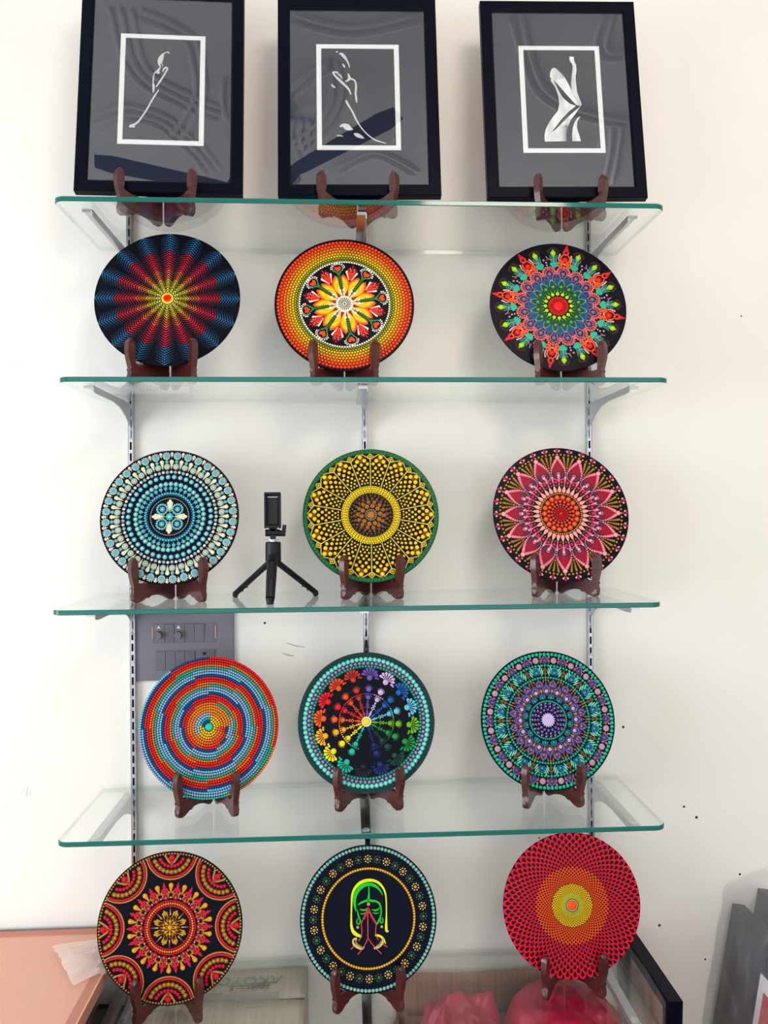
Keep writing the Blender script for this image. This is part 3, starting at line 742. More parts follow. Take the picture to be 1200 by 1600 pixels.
# --- plate: rainbow wheel
q = Plate(7); p = q.P(); p.arc(.885, 0, 360, .23, (6, 44, 46), -.15, 72); p.ring(.975, 130, .018, (8, 62, 62), .6); p.ring(.945, 120, .017, (8, 56, 56), .6, .5); q.put('teal_rim', p, 0, True)
p = q.P(); p.ring(.898, 84, .034, (112, 206, 194), .6, 0, (170, 236, 224)); q.put('bead_ring', p, 0, True)
p = q.P(); p.ring(.84, 84, .024, (166, 140, 190), .6, .5); q.put('bead_ring', p, 0, True)
p = q.P(); p.ring(.795, 110, .0175, (40, 178, 148), .6); q.put('bead_ring', p, 0, True)
HUES = [(108, 82, 170), (206, 178, 222), (28, 92, 168), (112, 190, 216), (112, 174, 56), (30, 138, 62), (10, 62, 54), (12, 34, 104), (10, 14, 30), (38, 186, 156), (246, 226, 50), (246, 176, 40), (238, 100, 34), (226, 28, 54), (226, 84, 38), (192, 56, 40)]
for i, c in enumerate(HUES):
    g = 5+22.5*i
    p = q.P()
    p.dot(0, .628, .041, c, .4, None, mixc(c, (255, 255, 255), .12))
    for j in range(7):
        t = -78+26*j; a = math.radians(t); L_ = .118 if abs(t) < 60 else .115
        hx, hy = L_*math.sin(a), .655+L_*math.cos(a)*.95
        p.stroke([(.028*math.sin(a), .65+.022*math.cos(a), .004), (.6*hx, .655+.6*(hy-.655), .016), (hx*.9, .655+.9*(hy-.655), .039), (hx, hy, .036), (hx*1.10, .655+1.10*(hy-.655), .014)], c, .4)
    p.pd(.64, 8.5, .019, c, .4); p.pd(.635, 11.2, .016, c, .4)
    q.put('fan_flower', p, g)
    p = q.P()
    for rr, rad in ((.465, .042), (.345, .033)):
        p.dot(0, rr, rad, c, .4, 12, mixc(c, (255, 255, 255), .12))
        for j in range(7):
            a = math.radians(-75+25*j); p.dot((rad+.012)*math.sin(a), rr+(rad+.012)*math.cos(a), .006, mixc(c, (255, 255, 255), .15), .4)
    p.dot(0, .29, .016, c, .4); p.dot(0, .265, .009, c, .4)
    for xx, yy, rr_ in ((0, .225, .015), (-.025, .205, .011), (.025, .205, .011), (0, .19, .012), (-.02, .245, .010), (.02, .245, .010), (0, .255, .010), (0, .15, .015), (0, .165, .008)): p.dot(xx*.8, yy, rr_, c, .4)
    p.drop(.12, 0, .07, .017, c, .4)
    p.ring(.398, 5, .0105, c, .4, .5, None, -11.25, 11.25)
    if i != 8: q.put('colour_spoke', p, g)
p = q.P(); p.dot(0, 0, .048, (248, 218, 36), 1.5, 16); p.ring(.062, 14, .014, (250, 246, 220), 1.5); q.put('centre_dot', p)
# --- plate: purple petals, turquoise rings
q = Plate(8); TEAL = (38, 186, 152)
for r, n, rad in ((.955, 104, .0255), (.79, 104, .0185), (.612, 96, .0165), (.270, 60, .0125)):
    p = q.P(); p.ring(r, n, rad, TEAL, .6); q.put('turquoise_bead_ring', p, 0, True)
p = q.P(); p.dot(0, 0, .075, (206, 184, 232), 0, 16)
for i in range(18): p.leaf(.06, .11, i*20, .014, (206, 184, 232), .2)
for r, n in ((.145, 16), (.19, 18), (.232, 22)):
    for i in range(n): p.pd(r, 360*(i+.5*(n % 4 == 2))/n, .020, (94, 76, 150), 0); p.pd(r+.006, 360*(i+.5*(n % 4 == 2))/n+2.2, .0135, (184, 166, 226), 1.2)
q.put('lavender_centre', p, 0, True)
p = q.P(); p.dot(0, .325, .030, (30, 110, 136), 0, None, (100, 190, 210))
for i in range(9):
    a = math.radians(-110+220*i/8); p.dot(.039*math.sin(a), .328+.039*math.cos(a), .0075, (70, 180, 180), .5)
q.rep('blue_bead', p, 16, .5)
p = q.P(); p.leaf(.345, .53, 0, .068, (66, 50, 96), .1, .8)
p.dot(0, .415, .026, (226, 190, 196), 1.3, None, (190, 110, 110))
for i in range(9):
    a = math.radians(-115+230*i/8); p.dot(.045*math.sin(a), .43+.045*math.cos(a)+(.02 if i == 4 else 0), .0085, (150, 140, 210), 1.2)
for i in range(14):
    a = math.radians(-160+320*i/13); p.dot(.064*math.sin(a), .43+.066*math.cos(a), .0065, (84, 60, 120), 1.2)
p.pd(.34, 11.25, .010, (190, 130, 70)); p.dot(0, .53, .007, (180, 170, 220), 1.2)
q.rep('purple_petal', p, 16)
p = q.P(); p.leaf(.44, .60, 0, .064, (58, 42, 84), -.1, .8)
p.drop(.425, 0, .05, .018, (190, 126, 60), 1); p.dot(0, .50, .022, (160, 104, 120), 1.3, None, (206, 150, 160))
for i in range(9):
    a = math.radians(-120+240*i/8); p.dot(.040*math.sin(a), .512+.042*math.cos(a)+(.015 if i == 4 else 0), .0085, (160, 150, 216), 1.2)
q.rep('purple_petal', p, 16, .5)
p = q.P()
for sg in (-1, 0, 1): p.drop(.585-.012*abs(sg), sg*3.6, .05, .0125, (160, 104, 58), .6, True, -sg*16)
q.rep('copper_fleur', p, 16)
p = q.P(); p.dot(0, .695, .048, (16, 66, 92), 0, 12); p.dot(0, .69, .026, (60, 130, 176), 3, None, (150, 214, 230))
for i in range(11):
    a = math.radians(-140+280*i/10); p.dot(.045*math.sin(a), .695+.045*math.cos(a), .0095, (50, 140, 170), 2.2)
for sg in (-1, 1):
    for j, (x0, y0) in enumerate(((.06, .70), (.045, .735), (.07, .665))):
        p.stroke([(sg*x0*.9, y0-.03, .004), (sg*(x0+.012), y0, .022), (sg*(x0+.032), y0+.035, .016), (sg*(x0+.04), y0+.05, .004)], (124, 214, 190), 1)
for i in range(7):
    a = math.radians(-60+120*i/6); p.dot(.062*math.sin(a), .70+.062*math.cos(a), .0075, (150, 226, 206), .8)
q.rep('teal_blossom', p, 16, .5)
p = q.P()
for rr, rad in ((.645, .012), (.672, .015), (.70, .013), (.728, .016), (.755, .012)):
    for xx in (-.012, .012) if rad > .0135 else (0,): p.dot(xx, rr, rad, (140, 88, 44))
q.rep('copper_column', p, 16)
p = q.P(); p.leaf(.815, .935, 0, .058, (62, 46, 96), .1, .8); p.dot(0, .86, .022, (110, 84, 150), 1.2, None, (196, 130, 130))
p.dotline([(-.05, .865), (-.03, .905), (0, .938), (.03, .905), (.05, .865)], .0068, (170, 160, 214), .019, 1.2)
p.dotline([(-.05, .85), (-.03, .825), (0, .815), (.03, .825), (.05, .85)], .006, (110, 90, 160), .018, 1.2)
q.rep('violet_petal', p, 20)
p = q.P(); p.dot(0, .868, .034, (196, 160, 190), 0, 12, (226, 120, 120))
for i in range(11):
    a = 2*PI*i/11; p.dot(.038*math.sin(a), .868+.038*math.cos(a), .0085, (206, 176, 206), 1)
for sg in (-1, 1): p.drop(.862, sg*4.7, .05, .013, (176, 112, 92), .5); p.pd(.905, sg*4.8, .0145, (196, 134, 116)); p.pd(.925, sg*4.5, .011, (214, 160, 150))
q.rep('pink_blossom', p, 20, .5)
# --- plate: red and gold half-moons
q = Plate(9); RD, GD = (214, 28, 58), (206, 146, 66)
p = q.P(); p.ring(.972, 150, .0135, (190, 138, 70)); q.put('gold_rim', p, 0, True)
p = q.P(); p.ring(.345, 66, .0155, RD); p.ring(.314, 62, .0145, (222, 156, 74)); p.ring(.283, 56, .0145, RD); q.put('red_gold_ring', p, 0, True)
p = q.P(); p.dot(0, 0, .032, (226, 166, 60), 1, 12); p.ring(.048, 10, .012, (206, 150, 60), .6); p.ring(.078, 8, .021, (216, 158, 74), .6, 0, (240, 196, 110)); p.ring(.108, 16, .016, (140, 96, 34), 0); p.ring(.098, 8, .018, (180, 128, 50), 0, .5); p.ring(.13, 20, .012, (118, 80, 30))
q.put('gold_rosette', p, 0, True)
p = q.P()
for sg in (-1, 0, 1): p.drop(.222-.022*abs(sg), sg*6.5, .075, .0165, (200, 144, 62), 0, True, -sg*12)
q.rep('gold_fleur', p, 8, .5)
p = q.P(); p.dotline([(0, .17), (0, .26)], .013, (206, 160, 110), .021, 0, rad2=.004); q.rep('dotted_spike', p, 8)
p = q.P(); p.leaf(.362, .475, 0, .055, (120, 14, 34), .1, .8); p.dot(0, .395, .018, (222, 96, 86), 1.2)
for i in range(9):
    a = math.radians(-115+230*i/8); p.dot(.042*math.sin(a), .415+.042*math.cos(a)+(.016 if i == 4 else 0), .0075, (206, 150, 120), 1.2)
for i in range(3):
    for j in range(-1, 2): p.dot(j*.017, .425+i*.016, .006, RD, 1.2)
q.rep('red_petal', p, 18, .5)
p = q.P(); p.drop(.553, 0, .11, .033, (214, 148, 60)); p.dot(0, .556, .016, (240, 184, 90), 2)
for sg in (-1, 1): p.drop(.462, sg*3.6, .05, .017, (178, 124, 54), 0, True, -sg*25)
p.dot(0, .395, .0145, (214, 160, 110))
q.rep('gold_tear', p, 18)
p = q.P()
for a_, y_ in ((-128, .485), (0, .50), (128, .485)):
    a = math.radians(a_); p.stroke([(0, .515, .026), (.036*math.sin(a), .515+.036*math.cos(a), .046), (.062*math.sin(a), .515+.066*math.cos(a), .006)], (206, 28, 64), .3)
p.dot(0, .512, .014, (226, 50, 76), 1.4); p.dot(0, .585, .007, (220, 120, 120), .3)
q.rep('red_trefoil', p, 18, .5)
p = q.P()
def halfring(rad_, n, rd, col, lv=0, lim=.962, star=None):
    for i in range(n):
        a = math.radians(90+180*(i+.0)/(n-1)); x_, y_ = rad_*math.sin(a)*1.0, .985+rad_*math.cos(a)
        a2 = 2*PI*i/n
        x_ = rad_*math.cos(PI*i/(n-1)); y_ = .985-rad_*math.sin(PI*i/(n-1))
        if x_*x_+y_*y_ > lim*lim: continue
        if star:
            for j in range(8):
                t = 2*PI*j/8; p.stroke([(x_, y_, .010), (x_+star*math.sin(t), y_+star*math.cos(t), .004)], col, lv)
            p.dot(x_, y_, rd, col, lv+.5)
        else: p.dot(x_, y_, rd, col, lv)
halfring(.355, 50, .0115, (206, 152, 84)); halfring(.325, 44, .0155, RD); halfring(.258, 15, .018, GD, 0, .95, .036); halfring(.182, 13, .019, (224, 24, 66), 0, .95, .027)
for sg in (-1, 1): p.stroke([(0, .825, .006), (sg*.045, .865, .016), (sg*.075, .92, .022), (sg*.095, .955, .03)], (190, 136, 66))
p.leaf(.84, .97, 0, .052, (150, 16, 40), .2, .8); p.dot(0, .92, .030, (220, 30, 60), 1.3)
for i in range(9):
    a = math.radians(90+180*i/8); p.dot(.048*math.sin(a), .905+.045*math.cos(a), .0065, (206, 110, 100), 1.2)
q.rep('half_moon_flower', p, 8)
# --- plate: praying woman
q = Plate(10); q.t.children[0].data.materials[0] = mat('navy_lacquer_board', (2, 8, 28), .4, spec=.09)
p = q.P(); p.ring(.958, 112, .0255, (128, 184, 170), 0, 0, (206, 232, 222)); q.put('mint_bead_ring', p, 0, True)
p = q.P(); p.ring(.672, 112, .0185, (242, 184, 32)); q.put('yellow_bead_ring', p, 0, True)
for kind, (cc, c1, c0) in enumerate((((232, 160, 76), (232, 216, 140), 0), ((104, 116, 56), (60, 116, 64), .5))):
    p = q.P(); p.dot(0, .805, .022, cc, 0, None, mixc(cc, (255, 220, 160), .4))
    for i in range(8):
        a = 2*PI*i/8; p.dot(.047*math.sin(a), .805+.047*math.cos(a), .0105, c1)
    q.rep('dot_flower', p, 18, c0)
def Z(L, w=None):   # sketch coordinates, picture of the plate 527 units in radius
    return [((a-580)/527, (640-b)/575, (c if len(t) > 2 else w)/527) for t in L for a, b, c in ((t+(w,))[:3],)]
def ink(name, strokes, col):
    p = q.P()
    for st in strokes: p.stroke(Z(st), col, .3)
    q.put(name, p)
def sm(L, n=4):
    P = [Vector(t) for t in L]; out = []
    for i in range(len(P)-1):
        a, b, c, d = P[max(0, i-1)], P[i], P[i+1], P[min(len(P)-1, i+2)]
        for t in range(n):
            t /= n; v = .5*((2*b)+(c-a)*t+(2*a-5*b+4*c-d)*t*t+(3*b-a-3*c+d)*t**3); out.append((v.x, v.y, max(P[i].z*.5 if P[i].z < P[i+1].z else P[i+1].z*.5, v.z)))
    out.append(tuple(P[-1])); return out
ink('yellow_veil', [sm([(735, 745, 4), (715, 735, 20), (718, 620, 10), (718, 500, 10), (706, 430, 14), (672, 378, 18), (630, 352, 20), (580, 345, 22), (525, 360, 24), (480, 400, 20), (455, 460, 16), (450, 540, 12), (447, 630, 12), (450, 710, 20), (475, 755, 26), (520, 778, 16), (525, 780, 4)]),
    sm([(628, 772, 14), (660, 778, 16), (690, 800, 14), (708, 840, 6)])], (236, 240, 20))
ink('green_hair', [sm([(690, 465, 4), (665, 418, 14), (625, 386, 22), (582, 376, 24), (535, 390, 28), (495, 430, 28), (475, 480, 24), (474, 530, 18), (484, 585, 6)]),
    sm([(584, 375, 8), (586, 430, 10), (584, 470, 14), (580, 505, 20)]), sm([(500, 535, 8), (525, 518, 12), (560, 506, 16), (580, 500, 18)]), sm([(580, 500, 18), (605, 506, 16), (640, 512, 14), (668, 535, 12), (678, 580, 10), (672, 630, 10), (648, 680, 12), (640, 690, 4)]),
    sm([(494, 570, 4), (500, 610, 10), (510, 640, 10), (522, 665, 4)]), sm([(512, 565, 3), (530, 576, 10), (560, 574, 10), (564, 566, 3)]), sm([(606, 572, 3), (630, 582, 12), (655, 574, 10), (665, 560, 3)]), sm([(515, 600, 3), (535, 606, 8), (556, 598, 3)]), sm([(612, 598, 3), (635, 606, 8), (662, 600, 3)]),
    sm([(498, 640, 6), (488, 665, 8), (500, 685, 8), (514, 672, 8), (510, 650, 5)]), sm([(682, 640, 6), (692, 662, 8), (682, 680, 8), (668, 668, 8), (676, 648, 5)])], (40, 206, 70))
ink('joined_hands', [sm([(575, 560, 4), (574, 650, 8), (573, 795, 8)]), sm([(573, 795, 7), (545, 850, 7), (495, 915, 8)]), sm([(575, 795, 7), (610, 845, 7), (675, 915, 8)]),
    sm([(572, 558, 6), (550, 620, 7), (525, 680, 7), (528, 740, 7), (518, 785, 7), (500, 812, 7)]), sm([(580, 558, 6), (605, 620, 7), (637, 680, 7), (632, 740, 7), (640, 785, 7), (655, 812, 7)]),
    sm([(572, 575, 5), (560, 620, 6), (545, 650, 5)]), sm([(583, 575, 5), (598, 620, 6), (612, 650, 5), (632, 685, 4)]), sm([(570, 595, 10), (590, 600, 10)]), sm([(465, 850, 8), (443, 874, 8)]), sm([(690, 845, 8), (722, 865, 8)])], (206, 74, 74))
ink('gold_bangles', [sm([(488, 795, 20), (462, 800, 12), (462, 830, 16), (490, 858, 18), (525, 868, 20), (545, 858, 10)]), sm([(680, 795, 16), (690, 812, 14), (680, 838, 18), (650, 862, 20), (618, 872, 14)])], (222, 196, 140))
ink('bangle_bands', [sm([(480, 808, 10), (486, 832, 14), (512, 854, 14), (538, 862, 8)]), sm([(676, 815, 10), (664, 842, 14), (640, 856, 12)])], (150, 140, 50))
p = q.P()
for a, b, rr, c in ((581, 532, .026, (206, 170, 90)), (496, 708, .020, (196, 190, 130)), (681, 710, .020, (196, 190, 130))): p.dot((a-580)/527, (640-b)/575, rr, c, .3, None, (90, 80, 40))
q.put('jewel_dots', p)
# --- plate: scarlet scales
q = Plate(11)
p = q.P(); p.dot(0, 0, .064, (252, 100, 36), 0, 20); p.ring(.074, 40, .0062, (240, 214, 180)); q.put('centre_dot', p)
r = .957; k = 0; zones = {}
def disc(p, g, rr, u0, v0, c, lv, inner, n=9):
    a = math.radians(g); hx, hy, ex, ey = math.sin(a), math.cos(a), math.cos(a), -math.sin(a); P = []
    for i in range(n):
        t = PI*(-.5+i/(n-1)); P.append((u0*math.cos(t), v0*math.sin(t)))
    P += [(-inner*.55, v0*.72), (-inner, 0), (-inner*.55, -v0*.72)]
    p.poly([(hx*(rr+u)+ex*v, hy*(rr+u)+ey*v) for u, v in P], c, lv, .0003)
while r > .085:
    c = (226, 14, 66) if r > .53 else (250, 98, 46) if r > .30 else (248, 206, 50) if r > .16 else (238, 236, 104)
    zn = 'red_scales' if r > .53 else 'orange_scales' if r > .30 else 'yellow_scales'
    p = zones.setdefault(zn, q.P()); n = 54 if r > .30 else 42
    rad = r*.0475*54/n
    for i in range(n):
        g = 360*(i+.5*(k % 2))/n
        disc(p, g, r, rad, rad, c, 0, rad*1.1)
        th_ = .60 if r > .53 else .54 if r > .3 else .48
        disc(p, g, r-rad*.34, rad*th_, rad*th_, (16, 5, 14), 1.1, rad*1.0)
    r *= .9445 if r > .32 else .918; k += 1
for zn, p in zones.items(): q.put(zn, p, 0, True)

# stands for plates and pictures
STLAB = ['dark wood stand under the picture %s', 'dark wood stand holding the %s plate']
SNAMES = ['of a lone thin white outline', 'with white patches beside the outline', 'of a shaded torso', 'wavy blue and red ray', 'orange bead ring', 'red spear and lime bud', 'pale turquoise', 'sunflower', 'crimson petal', 'spiral', 'rainbow wheel', 'purple and turquoise', 'red and gold half-moon', 'praying woman', 'scarlet scale']
FRAMES = [(-.4268, 2.2202, .1609, .0021, .0266), (-.0054, 2.2191, .1425, .0077, -.0135), (.4416, 2.2204, .147, .0071, -.0188)]
for i in range(15):
    wd, sx = STX[i]; row = i//3; z = SH[row][0]
    if row == 0:
        fx = (-.429, -.010, .443)[i]; make_stand('picture_stand', STLAB[0] % SNAMES[i], fx, -.2078, z, wd+.012, FRAMES[i][2], .0260, .0475, 0, 'dark wood display stands')
    else:
        x, y, th, D, zb_ = PLATES[i-3]; R = D/2; lift = zb_-z
        hw = wd/2; ca = math.sqrt(1-(hw/.107)**2); xo = hw*(1-.02/.107)-abs(sx-x)
        zn = lift+(R-math.sqrt(R*R-xo*xo))*math.cos(th)-.0075
        make_stand('plate_stand', STLAB[1] % SNAMES[i], sx, y, z, wd, th, .0041, zn, zn-lift, 'dark wood display stands')

# ------------------------------------------------------------------ framed pictures
S0=[[(14.2,330.4,1.1),(11.1,332.9,3.0),(6.4,333.6,1.1)],[(6.5,332.2,1.1),(0.8,328.5,3.0),(-4.8,319.5,6.0),(-6.8,310.7,6.8),(-6.6,302.0,3.8),(-3.4,296.9,1.1)],[(2.0,326.4,0.8),(-0.1,317.5,2.3),(-2.1,306.5,1.5),(0.7,299.2,1.1)],
 [(-5.0,296.4,2.3),(-7.9,290.2,3.8),(-11.6,284.8,5.3),(-16.1,282.9,2.3),(-18.2,275.5,1.9),(-19.0,260.3,2.6),(-18.6,247.4,2.6),(-18.7,234.5,1.5)],[(-15.4,286.4,1.9),(-9.6,281.5,3.0),(-6.2,285.1,1.9)],
 [(1.0,286.2,1.9),(2.8,292.4,3.0),(7.3,296.4,3.0),(10.4,292.7,3.0),(3.9,278.5,3.0),(-4.2,263.0,3.4),(-12.6,248.9,2.6)],[(-16.9,256.1,1.1),(-16.0,247.5,1.5),(-17.2,236.7,1.1)],
 [(-6.7,242.2,1.9),(-14.0,229.5,3.0),(-21.9,213.8,3.0),(-29.1,197.7,3.0),(-38.4,180.4,3.0),(-46.4,167.4,3.4),(-53.7,159.9,3.8),(-59.2,156.4,5.3),(-63.7,154.5,6.0),(-65.9,155.3,2.3)],[(-60.3,154.6,3.0),(-54.6,152.3,3.0)]]
S1=[[(-47.5,339.6,2.6),(-42.8,340.1,2.6)],[(-40.5,334.8,1.5),(-35.7,335.3,5.3),(-29.5,328.4,6.0),(-24.1,319.8,3.4),(-19.5,309.0,2.6),(-18.4,301.6,1.1)],[(-32.9,311.0,1.5),(-30.6,306.7,3.8),(-28.3,301.5,1.1)],
 [(-42.2,290.2,1.5),(-48.0,291.0,3.4),(-53.9,290.1,3.8),(-51.3,284.1,3.4),(-40.4,272.1,4.5),(-28.8,260.1,4.5),(-20.3,249.9,3.8),(-16.2,237.9,1.9)],[(-46.1,288.4,1.1),(-39.5,284.2,3.0),(-34.1,275.6,1.5)],
 [(-27.9,268.7,2.3),(-22.8,271.3,3.8),(-18.8,276.5,5.3),(-20.6,285.2,3.0),(-21.4,288.2,1.1)],[(-18.8,275.7,3.8),(-11.0,274.0,3.4),(-5.9,268.0,3.0),(-4.6,255.1,3.8),(-5.9,242.2,3.4),(-4.6,229.4,3.8),(-3.9,218.7,1.5)],
 [(-58.9,262.5,1.1),(-54.3,257.4,3.8),(-49.2,254.0,1.5)],[(-26.9,225.0,1.9),(-24.6,218.2,4.1),(-17.8,205.8,3.0),(-11.7,194.4,3.4),(-7.2,182.5,3.4),(0.4,167.7,2.6),(8.7,155.0,2.3),(20.2,142.4,2.3),(33.6,131.9,2.6),(47.1,126.9,2.3),(58.0,123.6,1.5)],
 [(-40.9,162.0,2.3),(-33.9,165.4,6.8),(-26.2,162.1,12.1),(-20.4,157.9,9.0),(-12.6,155.8,1.5)],[(-10.8,146.5,1.5),(-4.7,143.2,7.5),(2.7,139.4,6.8),(10.8,135.2,1.5)],[(-47.8,140.9,1.5),(-41.9,141.3,3.0),(-34.2,140.1,1.5)]]
TORSO=[[(22.4,339.4),(32.1,339.4),(32.7,328.4),(36.3,319.5),(36.7,306.3),(33.5,290.9),(33.7,273.3),(35.3,251.4),(42.1,229.6),(43.3,221.8),(39.1,219.2),(31.9,234.0),(25.4,247.0),(22.9,260.1),(22.8,273.3),(25.6,295.2),(29.1,315.1),(26.4,323.9),(22.6,328.3)],
 [(-17.9,310.5),(-10.5,311.8),(-1.0,301.7),(8.5,290.8),(19.3,266.7),(27.0,247.0),(34.3,234.0),(37.6,220.0),(30.9,222.6),(19.6,236.1),(6.5,253.5),(-6.6,271.0),(-14.2,279.7),(-20.1,281.9),(-23.7,290.6),(-22.3,301.6)],
 [(-23.3,282.7),(-16.1,281.0),(-8.9,264.4),(-3.6,251.3),(3.7,238.2),(17.0,225.2),(30.8,220.0),(16.1,207.8),(-0.8,190.5),(-15.7,171.1),(-27.2,156.8),(-18.2,162.4),(-1.4,179.7),(17.6,199.2),(41.6,220.1),(27.6,199.2),(16.9,186.2),(10.0,168.9),(5.1,151.7),(5.1,135.4),(-42.2,134.5),(-42.8,147.4),(-39.6,162.4),(-31.2,179.6),(-20.5,194.8),(-9.9,207.8),(-6.2,225.1),(-6.9,242.6),(-13.0,264.4)],
 [(39.4,194.9),(31.9,190.6),(25.8,181.0),(21.2,169.0),(18.3,151.8),(18.2,135.5),(36.8,135.5),(35.0,145.3),(31.7,158.2),(30.0,169.0),(31.5,181.9)]]
def torso_mesh():
    """flat print: white figure shaded to grey along one side of each limb."""
    bm = bmesh.new(); lay = bm.loops.layers.float_color.new('Col')
    ends = [(20, 40), (-24, 30), (-36, 16), (18, 42)]
    for P, (xa, xb) in zip(TORSO, ends):
        vs = [bm.verts.new((x/1000, y/1000, 0)) for x, y in P]
        f = bm.faces.new(vs)
        r_ = bmesh.ops.triangulate(bm, faces=[f])
        es = list({e for g in r_['faces'] for e in g.edges})
        bmesh.ops.subdivide_edges(bm, edges=es, cuts=2, use_grid_fill=True)
    for f in bm.faces:
        for l in f.loops:
            x, y = l.vert.co.x*1000, l.vert.co.y*1000
            # the figure's own soft pencil shading
            g = .99-.10*max(0, math.sin(x*.16+y*.035))-.08*max(0, math.sin(x*.31-y*.05+1))
            if y > 285 and x < 10: g -= .25*max(0, (x+14)/20)
            if y < 175 and x > -10 and x < 12: g -= .35*max(0, (x+10)/16)
            g = max(.2, g); l[lay] = (g**2.2, g**2.2, g**2.2*1.03, 1)
    for f in bm.faces: f.normal_flip() if f.normal.z < 0 else None
    return bmm('print_figure', bm, M_PRINT)
FLAB = ['black framed picture of a thin white outline of a lone leaning figure', 'black framed picture of a white outline figure with white patches at its feet', 'black framed picture of a shaded white torso with a raised arm']
FH = (.487, .465, .472)
for i, (fx, fz, th, rho, yw) in enumerate(FRAMES):
    t = thing('framed_picture', FLAB[i], 'picture', (fx, -.205, fz), group='black framed pictures on the top shelf')
    # local axes: x across, y up the sheet, z out of it
    t.matrix_world = Matrix.Translation((fx, -.205, fz)) @ Matrix.Rotation(yw, 4, 'Z') @ Matrix.Rotation(PI/2-th, 4, 'X') @ Matrix.Rotation(rho, 4, 'Z')
    H = FH[i]; hw = .1735; b = .0265; dpt = .018
    bm = bmesh.new()
    prof = [(0, -dpt), (0, -.0015), (.0015, 0), (b-.004, 0), (b, -.003), (b, -dpt)]
    cs = [(-hw, 0, 1, 1), (hw, 0, -1, 1), (hw, H, -1, -1), (-hw, H, 1, -1)]
    rings = [[bm.verts.new((cx+sx*u, cy+sy*u, w_)) for u, w_ in prof] for cx, cy, sx, sy in cs]
    n = len(prof)
    for a in range(4):
        A, B = rings[a], rings[(a+1) % 4]
        for j in range(n): bm.faces.new((A[j], B[j], B[(j+1) % n], A[(j+1) % n]))
    link('frame', bmm('frame', bm, M_BLACKF), t)
    link('mat_board', boxm('mat_board', (0, H/2, -.0095), (2*(hw-b)+.004, H-2*b+.004, .003), M_MAT), t)
    link('backing', boxm('backing', (0, H/2, -.0145), (2*(hw-b)+.004, H-2*b+.004, .003), M_KRAFT2), t)
    y0, y1 = ((.1135, .3757), (.1085, .3587), (.1085, .3660))[i]
    link('white_border', boxm('white_border', (0, (y0+y1)/2, -.0078), (.1805, y1-y0, .0008), M_PAPER), t)
    link('print_sheet', boxm('print_sheet', (0, (y0+y1)/2, -.0072), (.1805-.0215, y1-y0-.0215, .0008), M_MATIN), t)
    if i < 2:
        p = Pt(1.0, -.0068)
        for st in (S0, S1)[i]: p.stroke(sm([(a/1000, b_/1000, c/1000*1.15) for a, b_, c in st], 3), (236, 236, 240), 0, None, .0001)
        link('line_drawing', p.build('line_drawing', M_PRINT), t)
    else:
        link('print_figure', torso_mesh(), t, (0, 0, -.0066))
    p = Pt(1.0, -.0068); p.stroke([(.0735, y0+.014, .0008), (.0745, y0+.02, .0012), (.0735, y0+.026, .0006)], (150, 150, 156), 0, None, .0001)
    link('signature', p.build('signature', M_PRINT), t)
    link('glass_pane', boxm('glass_pane', (0, H/2, -.0045), (2*(hw-b)+.003, H-2*b+.003, .0012), M_PANE), t)

# ------------------------------------------------------------------ mini tripod
zt3 = SH[2][0]
tr = thing('mini_tripod', 'small black tripod with a phone clamp, on the third shelf beside the turquoise plate', 'tripod', (-.196, -.185, zt3))
def leg(foot, r0=.0052, r1=.0048):
    bm = bmesh.new(); a = Vector((0, 0, .088)); f = Vector(foot); d = (f-a).normalized()
    add_tube(bm, a, f, r0, r1, 14)
    return bm, d
for foot in ((-.093, .075, .006), (.088, .078, .006)):
    bm, d = leg(foot, .0068, .0062)
    m_ = Vector(foot)-d*.03; add_box(bm, m_+Vector((0, 0, -.007)), (.003, .003, .006))
    m_ = Vector(foot)-d*.042; add_box(bm, m_+Vector((0, 0, -.006)), (.010, .004, .003))
    l = link('leg', bmm('leg', bm, M_BLK), tr)
    bm = bmesh.new(); add_tube(bm, Vector(foot)-d*.006, Vector(foot)+Vector((0, 0, -.005)), .0064, .0058, 12); link('rubber_foot', bmm('rubber_foot', bm, M_BLK2), l)
bm = bmesh.new()
prof = [(-.072, .004, .0075), (-.070, .012, .0095), (-.05, .045, .0105), (-.026, .08, .011), (-.012, .092, .0115)]
for (y0_, z0_, ra), (y1_, z1_, rb) in zip(prof, prof[1:]): add_tube(bm, (0, y0_, z0_), (0, y1_, z1_), ra, rb, 20)
l = link('leg', bmm('leg', bm, M_BLK), tr)
bm = bmesh.new(); add_tube(bm, (0, -.072, 0.0), (0, -.0705, .007), .0072, .0078, 16); link('rubber_foot', bmm('rubber_foot', bm, M_BLK2), l)
bm = bmesh.new(); add_tube(bm, (0, 0, .084), (0, 0, .123), .0168, .0165, 28); add_tube(bm, (0, 0, .123), (0, 0, .125), .0165, .0145, 28); link('grip_collar', bmm('grip_collar', bm, M_BLK), tr)
bm = bmesh.new(); add_tube(bm, (0, 0, .125), (0, 0, .129), .007, .007, 16); add_tube(bm, (0, 0, .129), (0, 0, .1305), .013, .013, 20); link('mount_screw', bmm('mount_screw', bm, M_STEEL), tr)
bm = bmesh.new(); add_box(bm, (0, 0, .142), (.011, .012, .022)); add_tube(bm, (-.016, 0, .144), (.014, 0, .144), .0075, .0075, 18); add_box(bm, (0, 0, .153), (.017, .012, .012)); link('tilt_head', bmm('tilt_head', bm, M_BLK), tr)
bm = bmesh.new(); add_tube(bm, (.014, 0, .143), (.026, 0, .143), .0065, .0065, 14); add_box(bm, (.0235, 0, .151), (.008, .008, .02), Matrix.Rotation(.12, 3, 'Y')); link('locking_knob', bmm('locking_knob', bm, M_BLK), tr)
bm = bmesh.new()
